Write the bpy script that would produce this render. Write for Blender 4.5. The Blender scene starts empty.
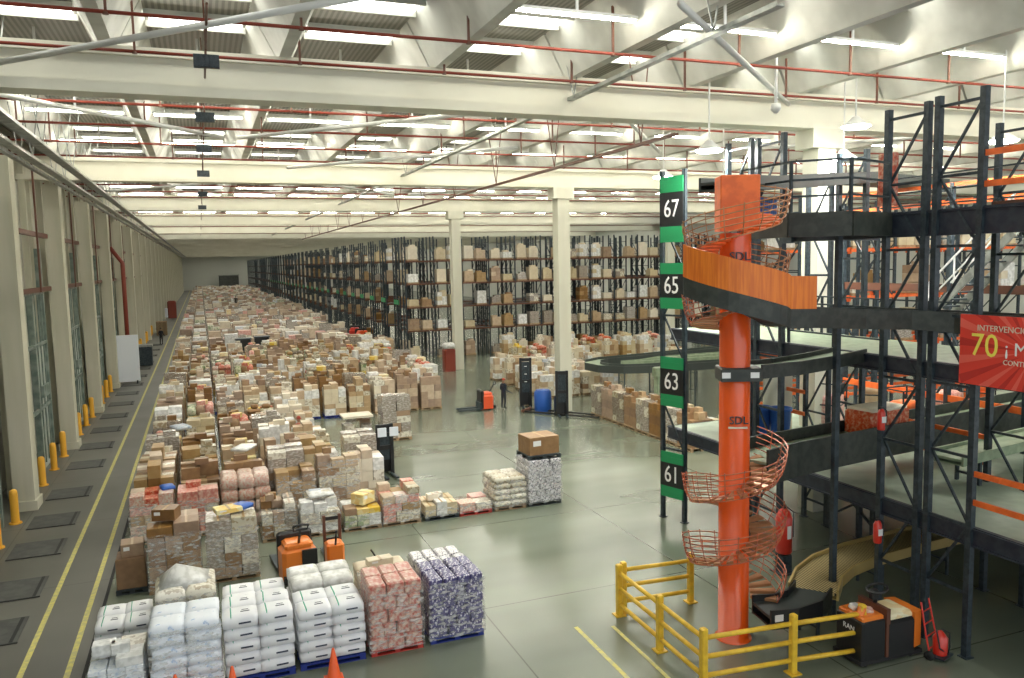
import bpy, math, random
from mathutils import Vector, Matrix
random.seed(7)
SC = bpy.context.scene
COL = SC.collection
PI = math.pi

# ------------------------------------------------------------------ helpers
class MB:
    def __init__(s):
        s.v = []; s.f = []; s.m = []; s.sm = []
    def add(s, vs, fs, m=0, sm=False):
        b = len(s.v); s.v += [tuple(v) for v in vs]
        for f in fs:
            s.f.append([b + i for i in f]); s.m.append(m); s.sm.append(sm)
        return s
    def box(s, c, d, m=0, rz=0.0, tilt=0.0, top=None):
        hx, hy, hz = d[0] / 2, d[1] / 2, d[2] / 2
        R = Matrix.Rotation(rz, 3, 'Z') @ Matrix.Rotation(tilt, 3, 'X')
        vs = []
        for z in (-hz, hz):
            k = 1.0 if (top is None or z < 0) else top
            for x, y in ((-hx, -hy), (hx, -hy), (hx, hy), (-hx, hy)):
                p = R @ Vector((x * k, y * k, z)); vs.append((c[0] + p.x, c[1] + p.y, c[2] + p.z))
        s.add(vs, [(3, 2, 1, 0), (4, 5, 6, 7), (0, 1, 5, 4), (1, 2, 6, 5), (2, 3, 7, 6), (3, 0, 4, 7)], m)
        return s
    def b2(s, x0, x1, y0, y1, z0, z1, m=0):
        return s.box(((x0 + x1) / 2, (y0 + y1) / 2, (z0 + z1) / 2), (abs(x1 - x0), abs(y1 - y0), abs(z1 - z0)), m)
    def bevbox(s, c, d, bv=0.03, m=0, rz=0.0):
        # box with chamfered vertical edges and top edge
        hx, hy, hz = d[0] / 2, d[1] / 2, d[2] / 2
        R = Matrix.Rotation(rz, 3, 'Z'); rings = []
        for z, k in ((-hz, 0), (hz - bv, 0), (hz, bv)):
            a, b = hx - k, hy - k
            rings.append([(-a + bv, -b), (a - bv, -b), (a, -b + bv), (a, b - bv), (a - bv, b), (-a + bv, b), (-a, b - bv), (-a, -b + bv)])
            rings[-1] = [(x, y, z) for x, y in rings[-1]]
        vs = [];
        for r in rings:
            for p in r:
                q = R @ Vector(p); vs.append((c[0] + q.x, c[1] + q.y, c[2] + q.z))
        fs = [tuple(reversed(range(8))), tuple(range(16, 24))]
        for k in (0, 8):
            for i in range(8):
                j = (i + 1) % 8; fs.append((k + i, k + j, k + 8 + j, k + 8 + i))
        s.add(vs, fs, m); return s
    def bar(s, p, q, w, h=None, m=0):
        h = h or w; p = Vector(p); q = Vector(q); d = (q - p)
        if d.length < 1e-6: return s
        d.normalize(); up = Vector((0, 0, 1)) if abs(d.z) < 0.98 else Vector((0, 1, 0))
        a = d.cross(up).normalized(); b = a.cross(d).normalized()
        vs = []
        for o in (p, q):
            for i, j in ((-1, -1), (1, -1), (1, 1), (-1, 1)):
                vs.append(o + a * (i * w / 2) + b * (j * h / 2))
        s.add(vs, [(3, 2, 1, 0), (4, 5, 6, 7), (0, 1, 5, 4), (1, 2, 6, 5), (2, 3, 7, 6), (3, 0, 4, 7)], m); return s
    def tube(s, pts, r, n=8, m=0, caps=True, closed=False):
        pts = [Vector(p) for p in pts]; N = len(pts); vs = []; prev = None
        for i, p in enumerate(pts):
            if closed: d = pts[(i + 1) % N] - pts[i - 1]
            else: d = pts[min(i + 1, N - 1)] - pts[max(i - 1, 0)]
            d.normalize()
            if prev is None:
                up = Vector((0, 0, 1)) if abs(d.z) < 0.95 else Vector((1, 0, 0))
                a = d.cross(up).normalized()
            else:
                a = (prev - d * prev.dot(d)).normalized()
            prev = a; b = d.cross(a)
            rr = r[i] if isinstance(r, (list, tuple)) else r
            for k in range(n):
                t = 2 * PI * k / n; vs.append(p + a * (rr * math.cos(t)) + b * (rr * math.sin(t)))
        fs = []
        for i in range(N if closed else N - 1):
            j = (i + 1) % N
            for k in range(n):
                l = (k + 1) % n; fs.append((i * n + k, i * n + l, j * n + l, j * n + k))
        if caps and not closed:
            fs.append(tuple(reversed(range(n)))); fs.append(tuple(range((N - 1) * n, N * n)))
        s.add(vs, fs, m, n > 6); return s
    def lathe(s, prof, c=(0, 0, 0), n=20, m=0):
        vs = []; 
        for r, z in prof:
            for k in range(n):
                t = 2 * PI * k / n; vs.append((c[0] + r * math.cos(t), c[1] + r * math.sin(t), c[2] + z))
        fs = []
        for i in range(len(prof) - 1):
            for k in range(n):
                l = (k + 1) % n; fs.append((i * n + k, i * n + l, (i + 1) * n + l, (i + 1) * n + k))
        s.add(vs, fs, m, True)
        s.add([vs[k] for k in range(n)], [tuple(reversed(range(n)))], m)
        s.add([vs[(len(prof) - 1) * n + k] for k in range(n)], [tuple(range(n))], m)
        return s
    def prism(s, poly, z0, z1, m=0):
        n = len(poly); vs = [(x, y, z0) for x, y in poly] + [(x, y, z1) for x, y in poly]
        s.add(vs, [tuple(reversed(range(n))), tuple(range(n, 2 * n))] + [(i, (i + 1) % n, n + (i + 1) % n, n + i) for i in range(n)], m); return s
    def ribbon(s, path, off0, off1, z0, z1, m=0):
        # closed solid following a path: lateral offsets off0..off1, heights z0..z1 relative to path z
        P = [Vector(p) for p in path]; N = len(P); vs = []
        for i, p in enumerate(P):
            d = P[min(i + 1, N - 1)] - P[max(i - 1, 0)]; d.z = 0; d.normalize(); a = Vector((d.y, -d.x, 0))
            for o, z in ((off0, z0), (off1, z0), (off1, z1), (off0, z1)):
                vs.append(p + a * o + Vector((0, 0, z)))
        fs = [(0, 1, 2, 3), tuple((N - 1) * 4 + k for k in (3, 2, 1, 0))]
        for i in range(N - 1):
            for k in range(4):
                l = (k + 1) % 4; fs.append((i * 4 + l, i * 4 + k, (i + 1) * 4 + k, (i + 1) * 4 + l))
        s.add(vs, fs, m); return s
    def sack(s, c, d, m=0, rz=0.0, nx=7, ny=6):
        R = Matrix.Rotation(rz, 3, 'Z'); top = []; bot = []
        for j in range(ny):
            v = -1 + 2 * j / (ny - 1)
            for i in range(nx):
                u = -1 + 2 * i / (nx - 1)
                h = (max(0, 1 - abs(u) ** 7) ** .5) * (max(0, 1 - abs(v) ** 7) ** .5)
                px = u * d[0] / 2 * (1 - 0.04 * v * v); py = v * d[1] / 2 * (1 - 0.04 * u * u)
                q = R @ Vector((px, py, 0))
                hh = .28 * d[2] + .22 * d[2] * h
                top.append((c[0] + q.x, c[1] + q.y, c[2] + hh)); bot.append((c[0] + q.x, c[1] + q.y, c[2] - hh))
        fs = []; n = nx * ny
        for j in range(ny - 1):
            for i in range(nx - 1):
                a = j * nx + i; fs.append((a, a + 1, a + nx + 1, a + nx)); fs.append((n + a + nx, n + a + nx + 1, n + a + 1, n + a))
        edge = [i for i in range(nx)] + [j * nx + nx - 1 for j in range(1, ny)] + [(ny - 1) * nx + i for i in range(nx - 2, -1, -1)] + [j * nx for j in range(ny - 2, 0, -1)]
        for k in range(len(edge)):
            a, b = edge[k], edge[(k + 1) % len(edge)]; fs.append((n + a, n + b, b, a))
        s.add(top + bot, fs, m, True); return s
    def mesh(s, name, mats):
        me = bpy.data.meshes.new(name); me.from_pydata(s.v, [], s.f)
        for m in (mats if isinstance(mats, (list, tuple)) else [mats]): me.materials.append(m)
        me.polygons.foreach_set('material_index', s.m); me.polygons.foreach_set('use_smooth', s.sm); me.update()
        return me
    def build(s, name, mats, parent=None, loc=None):
        o = bpy.data.objects.new(name, s.mesh(name, mats)); COL.objects.link(o)
        if parent is not None: o.parent = parent
        if loc is not None: o.location = loc
        return o

def tag(o, label=None, cat=None, group=None, kind=None):
    if label: o['label'] = label
    if cat: o['category'] = cat
    if group: o['group'] = group
    if kind: o['kind'] = kind
    return o
def thing(name, label, cat, loc=(0, 0, 0), rz=0, group=None):
    o = bpy.data.objects.new(name, None); COL.objects.link(o); o.location = loc; o.rotation_euler.z = rz
    o.empty_display_size = 0.1
    return tag(o, label, cat, group)
def struct(name, mb, mats):
    return tag(mb.build(name, mats), kind='structure')
def copy_tree(o, loc=None, rz=None, label=None, group=None, parent=None):
    c = o.copy(); COL.objects.link(c); c.parent = parent
    for ch in o.children: copy_tree(ch, parent=c)
    if loc is not None: c.location = loc
    if rz is not None: c.rotation_euler.z = rz
    if label: c['label'] = label
    if group: c['group'] = group
    return c
ONES = ['', 'first', 'second', 'third', 'fourth', 'fifth', 'sixth', 'seventh', 'eighth', 'ninth', 'tenth', 'eleventh', 'twelfth', 'thirteenth',
        'fourteenth', 'fifteenth', 'sixteenth', 'seventeenth', 'eighteenth', 'nineteenth']
TENS = {8: 'eight', 9: 'ninet', 2: 'twent', 3: 'thirt', 4: 'fort', 5: 'fift', 6: 'sixt', 7: 'sevent'}
def nth(n):
    if n < 20: return ONES[n]
    t, u = divmod(n, 10)
    return TENS[t] + ('ieth' if u == 0 else 'y-' + ONES[u])

# ------------------------------------------------------------------ materials
def mat(name, col, rough=0.6, metal=0.0, col2=None, scale=6.0, fac=(0.4, 0.6), tex='noise', rnd=0.0, coat=0.0, emit=0.0, bump=0.0, detail=3.0, stretch=None, alpha=None, emcol=None):
    m = bpy.data.materials.new(name); m.use_nodes = True; nt = m.node_tree; N = nt.nodes; L = nt.links
    b = N['Principled BSDF']; b.inputs['Roughness'].default_value = rough; b.inputs['Metallic'].default_value = metal
    b.inputs['Base Color'].default_value = (*col, 1)
    if coat: b.inputs['Coat Weight'].default_value = coat; b.inputs['Coat Roughness'].default_value = 0.15
    if emit: b.inputs['Emission Color'].default_value = (*(emcol or col), 1); b.inputs['Emission Strength'].default_value = emit
    out = None
    if col2 is not None:
        tc = N.new('ShaderNodeTexCoord'); mp = N.new('ShaderNodeMapping'); L.new(tc.outputs['Object'], mp.inputs[0])
        if stretch: mp.inputs['Scale'].default_value = stretch
        if tex == 'noise':
            t = N.new('ShaderNodeTexNoise'); t.inputs['Scale'].default_value = scale; t.inputs['Detail'].default_value = detail; o = t.outputs['Fac']
        elif tex == 'voronoi':
            t = N.new('ShaderNodeTexVoronoi'); t.inputs['Scale'].default_value = scale; o = t.outputs['Distance']
        elif tex == 'cells':
            t = N.new('ShaderNodeTexVoronoi'); t.inputs['Scale'].default_value = scale
            sp = N.new('ShaderNodeSeparateColor'); L.new(t.outputs['Color'], sp.inputs[0]); o = sp.outputs[0]
        elif tex == 'wave':
            t = N.new('ShaderNodeTexWave'); t.inputs['Scale'].default_value = scale; t.inputs['Distortion'].default_value = 0.4; o = t.outputs['Fac']
        L.new(mp.outputs[0], t.inputs['Vector'])
        r = N.new('ShaderNodeValToRGB'); r.color_ramp.elements[0].position = fac[0]; r.color_ramp.elements[1].position = fac[1]
        r.color_ramp.elements[0].color = (*col, 1); r.color_ramp.elements[1].color = (*col2, 1)
        L.new(o, r.inputs[0]); out = r.outputs[0]
        if bump:
            bp = N.new('ShaderNodeBump'); bp.inputs['Strength'].default_value = bump; bp.inputs['Distance'].default_value = 0.02
            L.new(o, bp.inputs['Height']); L.new(bp.outputs[0], b.inputs['Normal'])
    if rnd:
        oi = N.new('ShaderNodeObjectInfo'); h = N.new('ShaderNodeHueSaturation')
        mr = N.new('ShaderNodeMapRange'); mr.inputs[3].default_value = 1 - rnd; mr.inputs[4].default_value = 1 + rnd
        L.new(oi.outputs['Random'], mr.inputs[0]); L.new(mr.outputs[0], h.inputs['Value'])
        mr2 = N.new('ShaderNodeMapRange'); mr2.inputs[3].default_value = 1.25; mr2.inputs[4].default_value = 0.6
        L.new(oi.outputs['Random'], mr2.inputs[0]); L.new(mr2.outputs[0], h.inputs['Saturation'])
        if out is not None: L.new(out, h.inputs['Color'])
        else: h.inputs['Color'].default_value = (*col, 1)
        out = h.outputs[0]
    if out is not None: L.new(out, b.inputs['Base Color'])
    if alpha is not None: b.inputs['Alpha'].default_value = alpha
    return m

M = {}
M['steel'] = mat('dark_rack_steel', (.012, .022, .030), .45, .0, (.03, .045, .055), 9)
M['navy'] = mat('navy_edge_steel', (.012, .017, .032), .5, 0, (.024, .032, .045), 5)
M['deckedge'] = mat('charcoal_deck_edge', (.022, .028, .024), .55, 0, (.04, .046, .038), 5)
M['orange'] = mat('orange_beam_paint', (.85, .16, .025), .5, 0, (.7, .12, .02), 4)
M['orange_guard'] = mat('amber_guard_sheet', (.72, .19, .012), .45, 0, (.60, .13, .008), 3, stretch=(6, 6, .4))
M['orange_col'] = mat('orange_gloss_paint', (.80, .095, .008), .22, 0, coat=.5)
M['spiral'] = mat('red_orange_wire', (.62, .16, .06), .4, .2, (.35, .12, .08), 8)
M['bronze'] = mat('bronze_wire', (.42, .20, .09), .4, .4)
M['silver'] = mat('silver_wire', (.45, .42, .40), .35, .7)
M['yellow'] = mat('yellow_rail_paint', (.80, .52, .035), .45, 0, (.68, .42, .03), 6)
M['bollard'] = mat('amber_bollard_paint', (.75, .38, .03), .55)
M['black'] = mat('black_plastic', (.012, .013, .014), .4)
M['rubber'] = mat('black_rubber', (.015, .015, .015), .8)
M['deck'] = mat('grey_green_deck', (.24, .29, .22), .4, 0, (.33, .39, .30), 1.2)
M['belt'] = mat('green_grey_belt', (.19, .25, .16), .45, 0, (.26, .32, .21), 4)
M['darkbelt'] = mat('dark_belt', (.04, .05, .045), .5)
M['roller'] = mat('tan_rollers', (.66, .52, .24), .4, .2, (.06, .05, .03), 4.5, (.35, .65), 'wave')
M['rail'] = mat('ochre_rail', (.45, .33, .12), .4, .2)
M['green'] = mat('green_sign', (.01, .26, .09), .5)
M['white'] = mat('white_paint', (.80, .80, .78), .5)
M['textw'] = mat('white_lettering', (.85, .85, .82), .5)
M['concrete'] = mat('cream_concrete', (.55, .54, .44), .8, 0, (.64, .63, .52), 1.2, (.3, .7), stretch=(1, 1, .2))
M['colc'] = mat('wall_column_concrete', (.42, .41, .31), .8, 0, (.54, .52, .42), 1.6, (.3, .7), stretch=(1, 1, .12))
M['beamc'] = mat('cream_beam_concrete', (.60, .58, .47), .75, 0, (.68, .66, .55), .5, (.3, .7))
M['vbeam'] = mat('grey_roof_beam', (.46, .46, .41), .6, 0, (.60, .60, .54), .8)
M['roof'] = mat('roof_deck_metal', (.15, .14, .12), .6, .1, (.26, .25, .21), 2.2, (.3, .7), 'wave')
M['clad'] = mat('ribbed_wall_cladding', (.34, .34, .28), .6, .1, (.50, .50, .43), 2.4, (.3, .7), 'wave', stretch=(0.01, 1, 0.01))
M['farclad'] = mat('end_wall_cladding', (.66, .67, .62), .7, 0, (.76, .77, .72), .6, (.3, .7), 'wave', stretch=(.01, .01, 1))
M['rust'] = mat('red_brown_pipe', (.22, .035, .018), .5)
M['dkrust'] = mat('dark_brown_pipe', (.12, .045, .025), .5)
M['galv'] = mat('galvanised_tray', (.42, .43, .40), .4, .5, (.25, .26, .24), 3)
M['doorframe'] = mat('green_grey_door_steel', (.10, .14, .12), .6, 0, (.20, .24, .21), 2)
M['doorp'] = mat('pale_dock_door', (.38, .42, .38), .6, 0, (.48, .52, .47), 1.5, (.4, .6), 'wave', stretch=(.01, .01, 1))
M['plate'] = mat('dark_steel_leveller', (.05, .052, .048), .7, 0, (.075, .078, .07), 3)
M['sky'] = mat('translucent_skylight', (.9, .97, 1), .4, emit=3.6, emcol=(1, 1.0, .93))
M['tube'] = mat('lit_tube', (1, 1, .97), .4, emit=48.0, emcol=(1, .95, .80))
M['tube2'] = mat('lit_tube_mid', (1, 1, .97), .4, emit=26.0, emcol=(1, .95, .80))
M['farlamp'] = mat('lit_far_tube', (1, 1, .95), .4, emit=13.0, emcol=(1, .95, .80))
M['flood'] = mat('lit_flood_lens', (1, 1, .97), .4, emit=150.0, emcol=(1, 1, .93))
M['lampbody'] = mat('lamp_housing', (.6, .6, .57), .5)
M['wood'] = mat('pallet_wood', (.26, .17, .09), .8, 0, (.36, .25, .14), 6)
M['bluep'] = mat('blue_pallet', (.012, .03, .22), .6)
M['redp'] = mat('red_pallet', (.42, .03, .02), .6)
M['dark_pallet'] = mat('dark_pallet', (.035, .045, .05), .7)
def film_mat():
    m = bpy.data.materials.new('stretch_film'); m.use_nodes = True; nt = m.node_tree; N = nt.nodes; L = nt.links; b = N['Principled BSDF']
    b.inputs['Base Color'].default_value = (.85, .85, .82, 1); b.inputs['Roughness'].default_value = .18
    tc = N.new('ShaderNodeTexCoord'); mp = N.new('ShaderNodeMapping'); mp.inputs['Scale'].default_value = (1.5, 1.5, 4); mp.inputs['Rotation'].default_value = (.3, .2, 0); L.new(tc.outputs['Object'], mp.inputs[0])
    t = N.new('ShaderNodeTexNoise'); t.inputs['Scale'].default_value = 3.5; t.inputs['Detail'].default_value = 5; L.new(mp.outputs[0], t.inputs['Vector'])
    r = N.new('ShaderNodeMapRange'); r.inputs[1].default_value = .45; r.inputs[2].default_value = .75; r.inputs[3].default_value = .06; r.inputs[4].default_value = .75; L.new(t.outputs[0], r.inputs[0]); L.new(r.outputs[0], b.inputs['Alpha'])
    bp = N.new('ShaderNodeBump'); bp.inputs['Strength'].default_value = .6; bp.inputs['Distance'].default_value = .03; L.new(t.outputs[0], bp.inputs['Height']); L.new(bp.outputs[0], b.inputs['Normal'])
    return m
M['stretch'] = film_mat()
# goods
M['card'] = mat('brown_card', (.24, .13, .055), .55, 0, (.34, .20, .09), 5, fac=(.25, .75), rnd=.30, coat=.25)
M['card2'] = mat('tan_card', (.38, .25, .125), .6, 0, (.50, .35, .19), 5, fac=(.25, .75), rnd=.25, coat=.2)
M['card3'] = mat('dark_brown_card', (.20, .11, .055), .55, 0, (.28, .16, .08), 5, fac=(.25, .75), rnd=.3, coat=.3)
M['pale'] = mat('pale_card', (.56, .47, .31), .6, 0, (.66, .57, .40), 4, fac=(.25, .75), rnd=.2, coat=.2)
M['cream'] = mat('cream_wrap', (.66, .62, .50), .4, 0, (.40, .33, .22), 12, (.5, .75), 'cells', rnd=.2, coat=.3)
M['whitec'] = mat('white_wrap', (.80, .80, .78), .4, 0, (.58, .58, .55), 6, rnd=.12, coat=.3)
M['bluew'] = mat('blue_print', (.62, .66, .70), .5, 0, (.25, .36, .55), 12, (.5, .75), 'noise', rnd=.2)
M['redw'] = mat('red_print', (.52, .09, .05), .45, 0, (.66, .40, .28), 12, (.4, .7), 'noise', rnd=.2, coat=.3)
M['pink'] = mat('pink_print', (.60, .30, .24), .4, 0, (.66, .60, .50), 14, (.35, .65), 'noise', rnd=.1, coat=.4)
M['greenw'] = mat('green_print', (.22, .30, .14), .5, 0, (.60, .58, .40), 8, (.3, .7), 'cells', rnd=.2)
M['yelw'] = mat('yellow_print', (.72, .48, .06), .5, 0, (.75, .65, .30), 6, (.4, .7), 'cells', rnd=.1)
M['bott'] = mat('violet_bottle_pack', (.60, .58, .66), .3, 0, (.06, .05, .17), 17, (.30, .42), 'voronoi', coat=.5, stretch=(1, 1, .8))
M['bott2'] = mat('dark_grey_bottle_pack', (.07, .07, .10), .3, 0, (.66, .64, .66), 17, (.28, .5), 'voronoi', coat=.5)
M['redbag'] = mat('red_snack_bag', (.46, .10, .07), .3, 0, (.66, .52, .42), 11, (.38, .66), 'noise', coat=.5)
M['film'] = mat('grey_film', (.27, .22, .17), .25, 0, (.60, .57, .51), 9, (.45, .75), 'noise', stretch=(1, 1, 2.5), coat=.5, rnd=.2)
M['sackw'] = mat('white_sack', (.80, .81, .82), .5, 0, (.74, .75, .78), 3)
M['sackb'] = mat('blue_print_sack', (.78, .82, .88), .45, 0, (.20, .35, .60), 9, (.62, .75), 'noise')
M['sackt'] = mat('tan_sack', (.60, .50, .36), .6, 0, (.66, .58, .44), 4)
M['stripe'] = mat('green_strap', (.05, .35, .22), .5)
M['ink'] = mat('dark_ink', (.03, .04, .07), .6)
M['blueplas'] = mat('blue_plastic', (.02, .10, .42), .4)
M['bluebin'] = mat('blue_tote', (.03, .12, .45), .45, 0, (.10, .22, .55), 5, (.4, .7), 'wave', stretch=(1, 1, .01))
M['redext'] = mat('red_gloss', (.62, .03, .015), .3, coat=.4)
M['cone'] = mat('cone_orange', (.90, .13, .03), .4)
M['trk'] = mat('truck_orange', (.78, .20, .02), .35, 0, coat=.4)
M['trkred'] = mat('truck_red_orange', (.75, .09, .02), .35, 0, coat=.4)
M['board'] = mat('white_board', (.74, .78, .84), .35)
M['banner'] = mat('banner_red', (.72, .05, .03), .6)
M['bannerdk'] = mat('banner_dark_red', (.50, .025, .018), .6)
M['bannerlt'] = mat('banner_light_red', (.80, .13, .09), .6)
M['yeltxt'] = mat('yellow_lettering', (.90, .80, .12), .5)
M['skin'] = mat('skin', (.45, .26, .17), .6)
M['cloth'] = mat('dark_navy_clothes', (.015, .02, .035), .8)
M['hair'] = mat('red_cap', (.40, .06, .03), .8)
M['paint'] = mat('worn_yellow_line', (.62, .55, .14), .6, 0, (.45, .42, .18), 8)

def floor_mat():
    m = bpy.data.materials.new('polished_concrete_floor'); m.use_nodes = True; nt = m.node_tree; N = nt.nodes; L = nt.links
    b = N['Principled BSDF']; b.inputs['Specular IOR Level'].default_value = .9; tc = N.new('ShaderNodeTexCoord')
    n1 = N.new('ShaderNodeTexNoise'); n1.inputs['Scale'].default_value = .22; n1.inputs['Detail'].default_value = 2.5
    mp = N.new('ShaderNodeMapping'); mp.inputs['Scale'].default_value = (.5, 1.4, 1); L.new(tc.outputs['Object'], mp.inputs[0]); L.new(mp.outputs[0], n1.inputs['Vector'])
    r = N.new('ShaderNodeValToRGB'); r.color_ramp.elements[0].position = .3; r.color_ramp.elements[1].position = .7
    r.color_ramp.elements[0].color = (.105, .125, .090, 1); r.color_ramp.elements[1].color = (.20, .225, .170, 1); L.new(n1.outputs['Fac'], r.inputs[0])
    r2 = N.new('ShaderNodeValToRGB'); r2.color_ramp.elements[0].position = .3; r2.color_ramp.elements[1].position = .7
    r2.color_ramp.elements[0].color = (.075, .074, .060, 1); r2.color_ramp.elements[1].color = (.105, .103, .085, 1); L.new(n1.outputs['Fac'], r2.inputs[0])  # left lane: rougher surface, with the aisle's weaker light put into darker tones
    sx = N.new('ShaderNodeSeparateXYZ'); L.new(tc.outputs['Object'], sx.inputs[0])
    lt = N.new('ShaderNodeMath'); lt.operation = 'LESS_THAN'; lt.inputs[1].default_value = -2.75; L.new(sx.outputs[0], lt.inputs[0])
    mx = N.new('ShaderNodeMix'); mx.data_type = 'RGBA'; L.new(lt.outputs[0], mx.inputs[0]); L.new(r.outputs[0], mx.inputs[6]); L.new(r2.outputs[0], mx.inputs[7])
    # saw-cut joints of the slab every 6 m
    br = N.new('ShaderNodeTexBrick'); br.offset = 0; br.inputs['Scale'].default_value = 1; br.inputs['Brick Width'].default_value = 6; br.inputs['Row Height'].default_value = 6
    br.inputs['Mortar Size'].default_value = .018; br.inputs['Color1'].default_value = (1, 1, 1, 1); br.inputs['Color2'].default_value = (1, 1, 1, 1); br.inputs['Mortar'].default_value = (.45, .45, .42, 1)
    L.new(tc.outputs['Object'], br.inputs['Vector'])
    ml = N.new('ShaderNodeMix'); ml.data_type = 'RGBA'; ml.blend_type = 'MULTIPLY'; ml.inputs[0].default_value = 1; L.new(mx.outputs[2], ml.inputs[6]); L.new(br.outputs[0], ml.inputs[7])
    L.new(ml.outputs[2], b.inputs['Base Color'])
    n2 = N.new('ShaderNodeTexNoise'); n2.inputs['Scale'].default_value = .5; n2.inputs['Detail'].default_value = 2; L.new(tc.outputs['Object'], n2.inputs['Vector'])
    mr = N.new('ShaderNodeMapRange'); mr.inputs[3].default_value = .12; mr.inputs[4].default_value = .26; L.new(n2.outputs[0], mr.inputs[0])
    ad = N.new('ShaderNodeMath'); ad.operation = 'MULTIPLY_ADD'; ad.inputs[1].default_value = .3; L.new(lt.outputs[0], ad.inputs[0]); L.new(mr.outputs[0], ad.inputs[2])
    L.new(ad.outputs[0], b.inputs['Roughness'])
    return m
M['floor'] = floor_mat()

# ------------------------------------------------------------------ camera
def camera():
    vp = Vector((200 - 512, 268 - 339, 800)).normalized()
    a = Vector((702 - 512, 9484 - 339, 0)).normalized()
    k = a.dot(vp); d = Vector((a.x * vp.z, a.y * vp.z, -k)).normalized(); up = -d; X = vp.cross(up)
    R = Matrix((X, vp, up))           # world = R @ camera vector (right, down, forward)
    r = R @ Vector((1, 0, 0)); u = R @ Vector((0, -1, 0)); bk = R @ Vector((0, 0, -1))
    cd = bpy.data.cameras.new('camera'); cd.sensor_width = 36; cd.lens = 36 * 800 / 1024; cd.clip_end = 600; cd.clip_start = .1
    o = bpy.data.objects.new('camera', cd); COL.objects.link(o)
    m = Matrix((r, u, bk)).transposed().to_4x4(); m.translation = Vector((0, 0, 8.5)); o.matrix_world = m
    SC.camera = o
camera()

# ------------------------------------------------------------------ setting
YEND = 330; XR = 62
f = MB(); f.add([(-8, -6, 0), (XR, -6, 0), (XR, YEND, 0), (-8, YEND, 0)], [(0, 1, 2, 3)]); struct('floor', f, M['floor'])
struct('wall_left', MB().b2(-8.2, -7.6, -6, YEND, 0, 14.9), M['clad'])
struct('wall_far', MB().b2(-8.2, XR, YEND, YEND + .3, 0, 14.9), M['farclad'])
struct('wall_right', MB().b2(XR, XR + .3, -6, YEND, 0, 14.9), M['farclad'])
struct('ceiling', MB().b2(-8.2, XR, -6, YEND, 14.75, 14.95), M['roof'])
struct('trim_1', MB().b2(-4.07, -3.95, -2, YEND - 3, .002, .006), M['paint'])
struct('trim_2', MB().b2(-3.14, -3.02, -2, YEND - 3, .002, .006), M['paint'])
struct('trim_3', MB().b2(-2.78, -2.70, -2, YEND - 3, .002, .007), M['rubber'])
struct('trim_4', MB().prism([(7.55, 8), (7.65, 8), (7.75, 16.2), (7.65, 16.2)], .002, .006).prism([(8.25, 9), (8.34, 9), (8.55, 15.9), (8.46, 15.9)], .002, .006), M['paint'])
tn = [5]
def trim(mb, m):
    o = struct('trim_%d' % tn[0], mb, m); tn[0] += 1; return o
# main cross beams
for k in range(0, 17):
    y = 20 * k + .95
    if k == 0: continue
    mb = MB().b2(-7.6, XR, y - .22, y + .22, 12.62, 13.55).b2(-7.6, XR, y - .36, y + .36, 12.50, 12.74).b2(-7.6, XR, y - .36, y + .36, 13.36, 13.56)
    trim(mb, M['beamc'])
# v-section roof beams running down the hall
VX = [-5.6 + 3.9 * i for i in range(18)]
for x in VX:
    mb = MB()
    for k in range(0, 17):
        y0 = -5 if k == 0 else 20 * k + .95; y1 = 20 * (k + 1) + .95 if k < 16 else YEND
        vs = []
        for (y, e) in ((y0 + .05, .0), (y0 + 1.2, 0), (y1 - 1.2, 0), (y1 - .05, 0)):
            vs += [(x - .75, y, 14.75), (x - .14, y, 13.55), (x + .14, y, 13.55), (x + .75, y, 14.75)]
        fs = [(3, 2, 1, 0), (12, 13, 14, 15)]
        for i in range(3):
            for q in range(4): 
                r_ = (q + 1) % 4; fs.append((i * 4 + q, i * 4 + r_, i * 4 + 4 + r_, i * 4 + 4 + q))
        mb.add(vs, fs)
    trim(mb, M['vbeam'])
# skylight strips between the v beams, one framed object per bay
wn = 1
for k in range(0, 16):
    mb = MB()
    for x in VX[:-1]:
        for dy in ((1.3, 5.6, 10.0, 14.4, 18.6) if k < 6 else (2, 13)):
            y = 20 * k + .95 + dy
            mb.b2(x + .85, x + 3.05, y - .45, y + .45, 14.66, 14.76)
            mb.b2(x + .75, x + 3.15, y - .53, y - .45, 14.60, 14.76, 1); mb.b2(x + .75, x + 3.15, y + .45, y + .53, 14.60, 14.76, 1)
    struct('window_%d' % wn, mb, [M['sky'], M['vbeam']]); wn += 1

# wall columns
CY = [32.3 + 10.4 * i for i in range(28)]
cc = MB().b2(-6.62, -5.95, 0, .85, 0, 12.5).b2(-6.7, -5.87, -.08, .93, 0, .35)
proto = None
for i, y in enumerate(CY):
    lab = 'cream concrete wall column, %s from the camera along the left wall' % nth(i + 1)
    if proto is None: proto = cc.build('concrete_column', M['colc']); o = proto; tag(o, lab, 'column', 'concrete columns along the left wall'); o.location = (0, y, 0)
    else: copy_tree(proto, (0, y, 0), label=lab)
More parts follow.
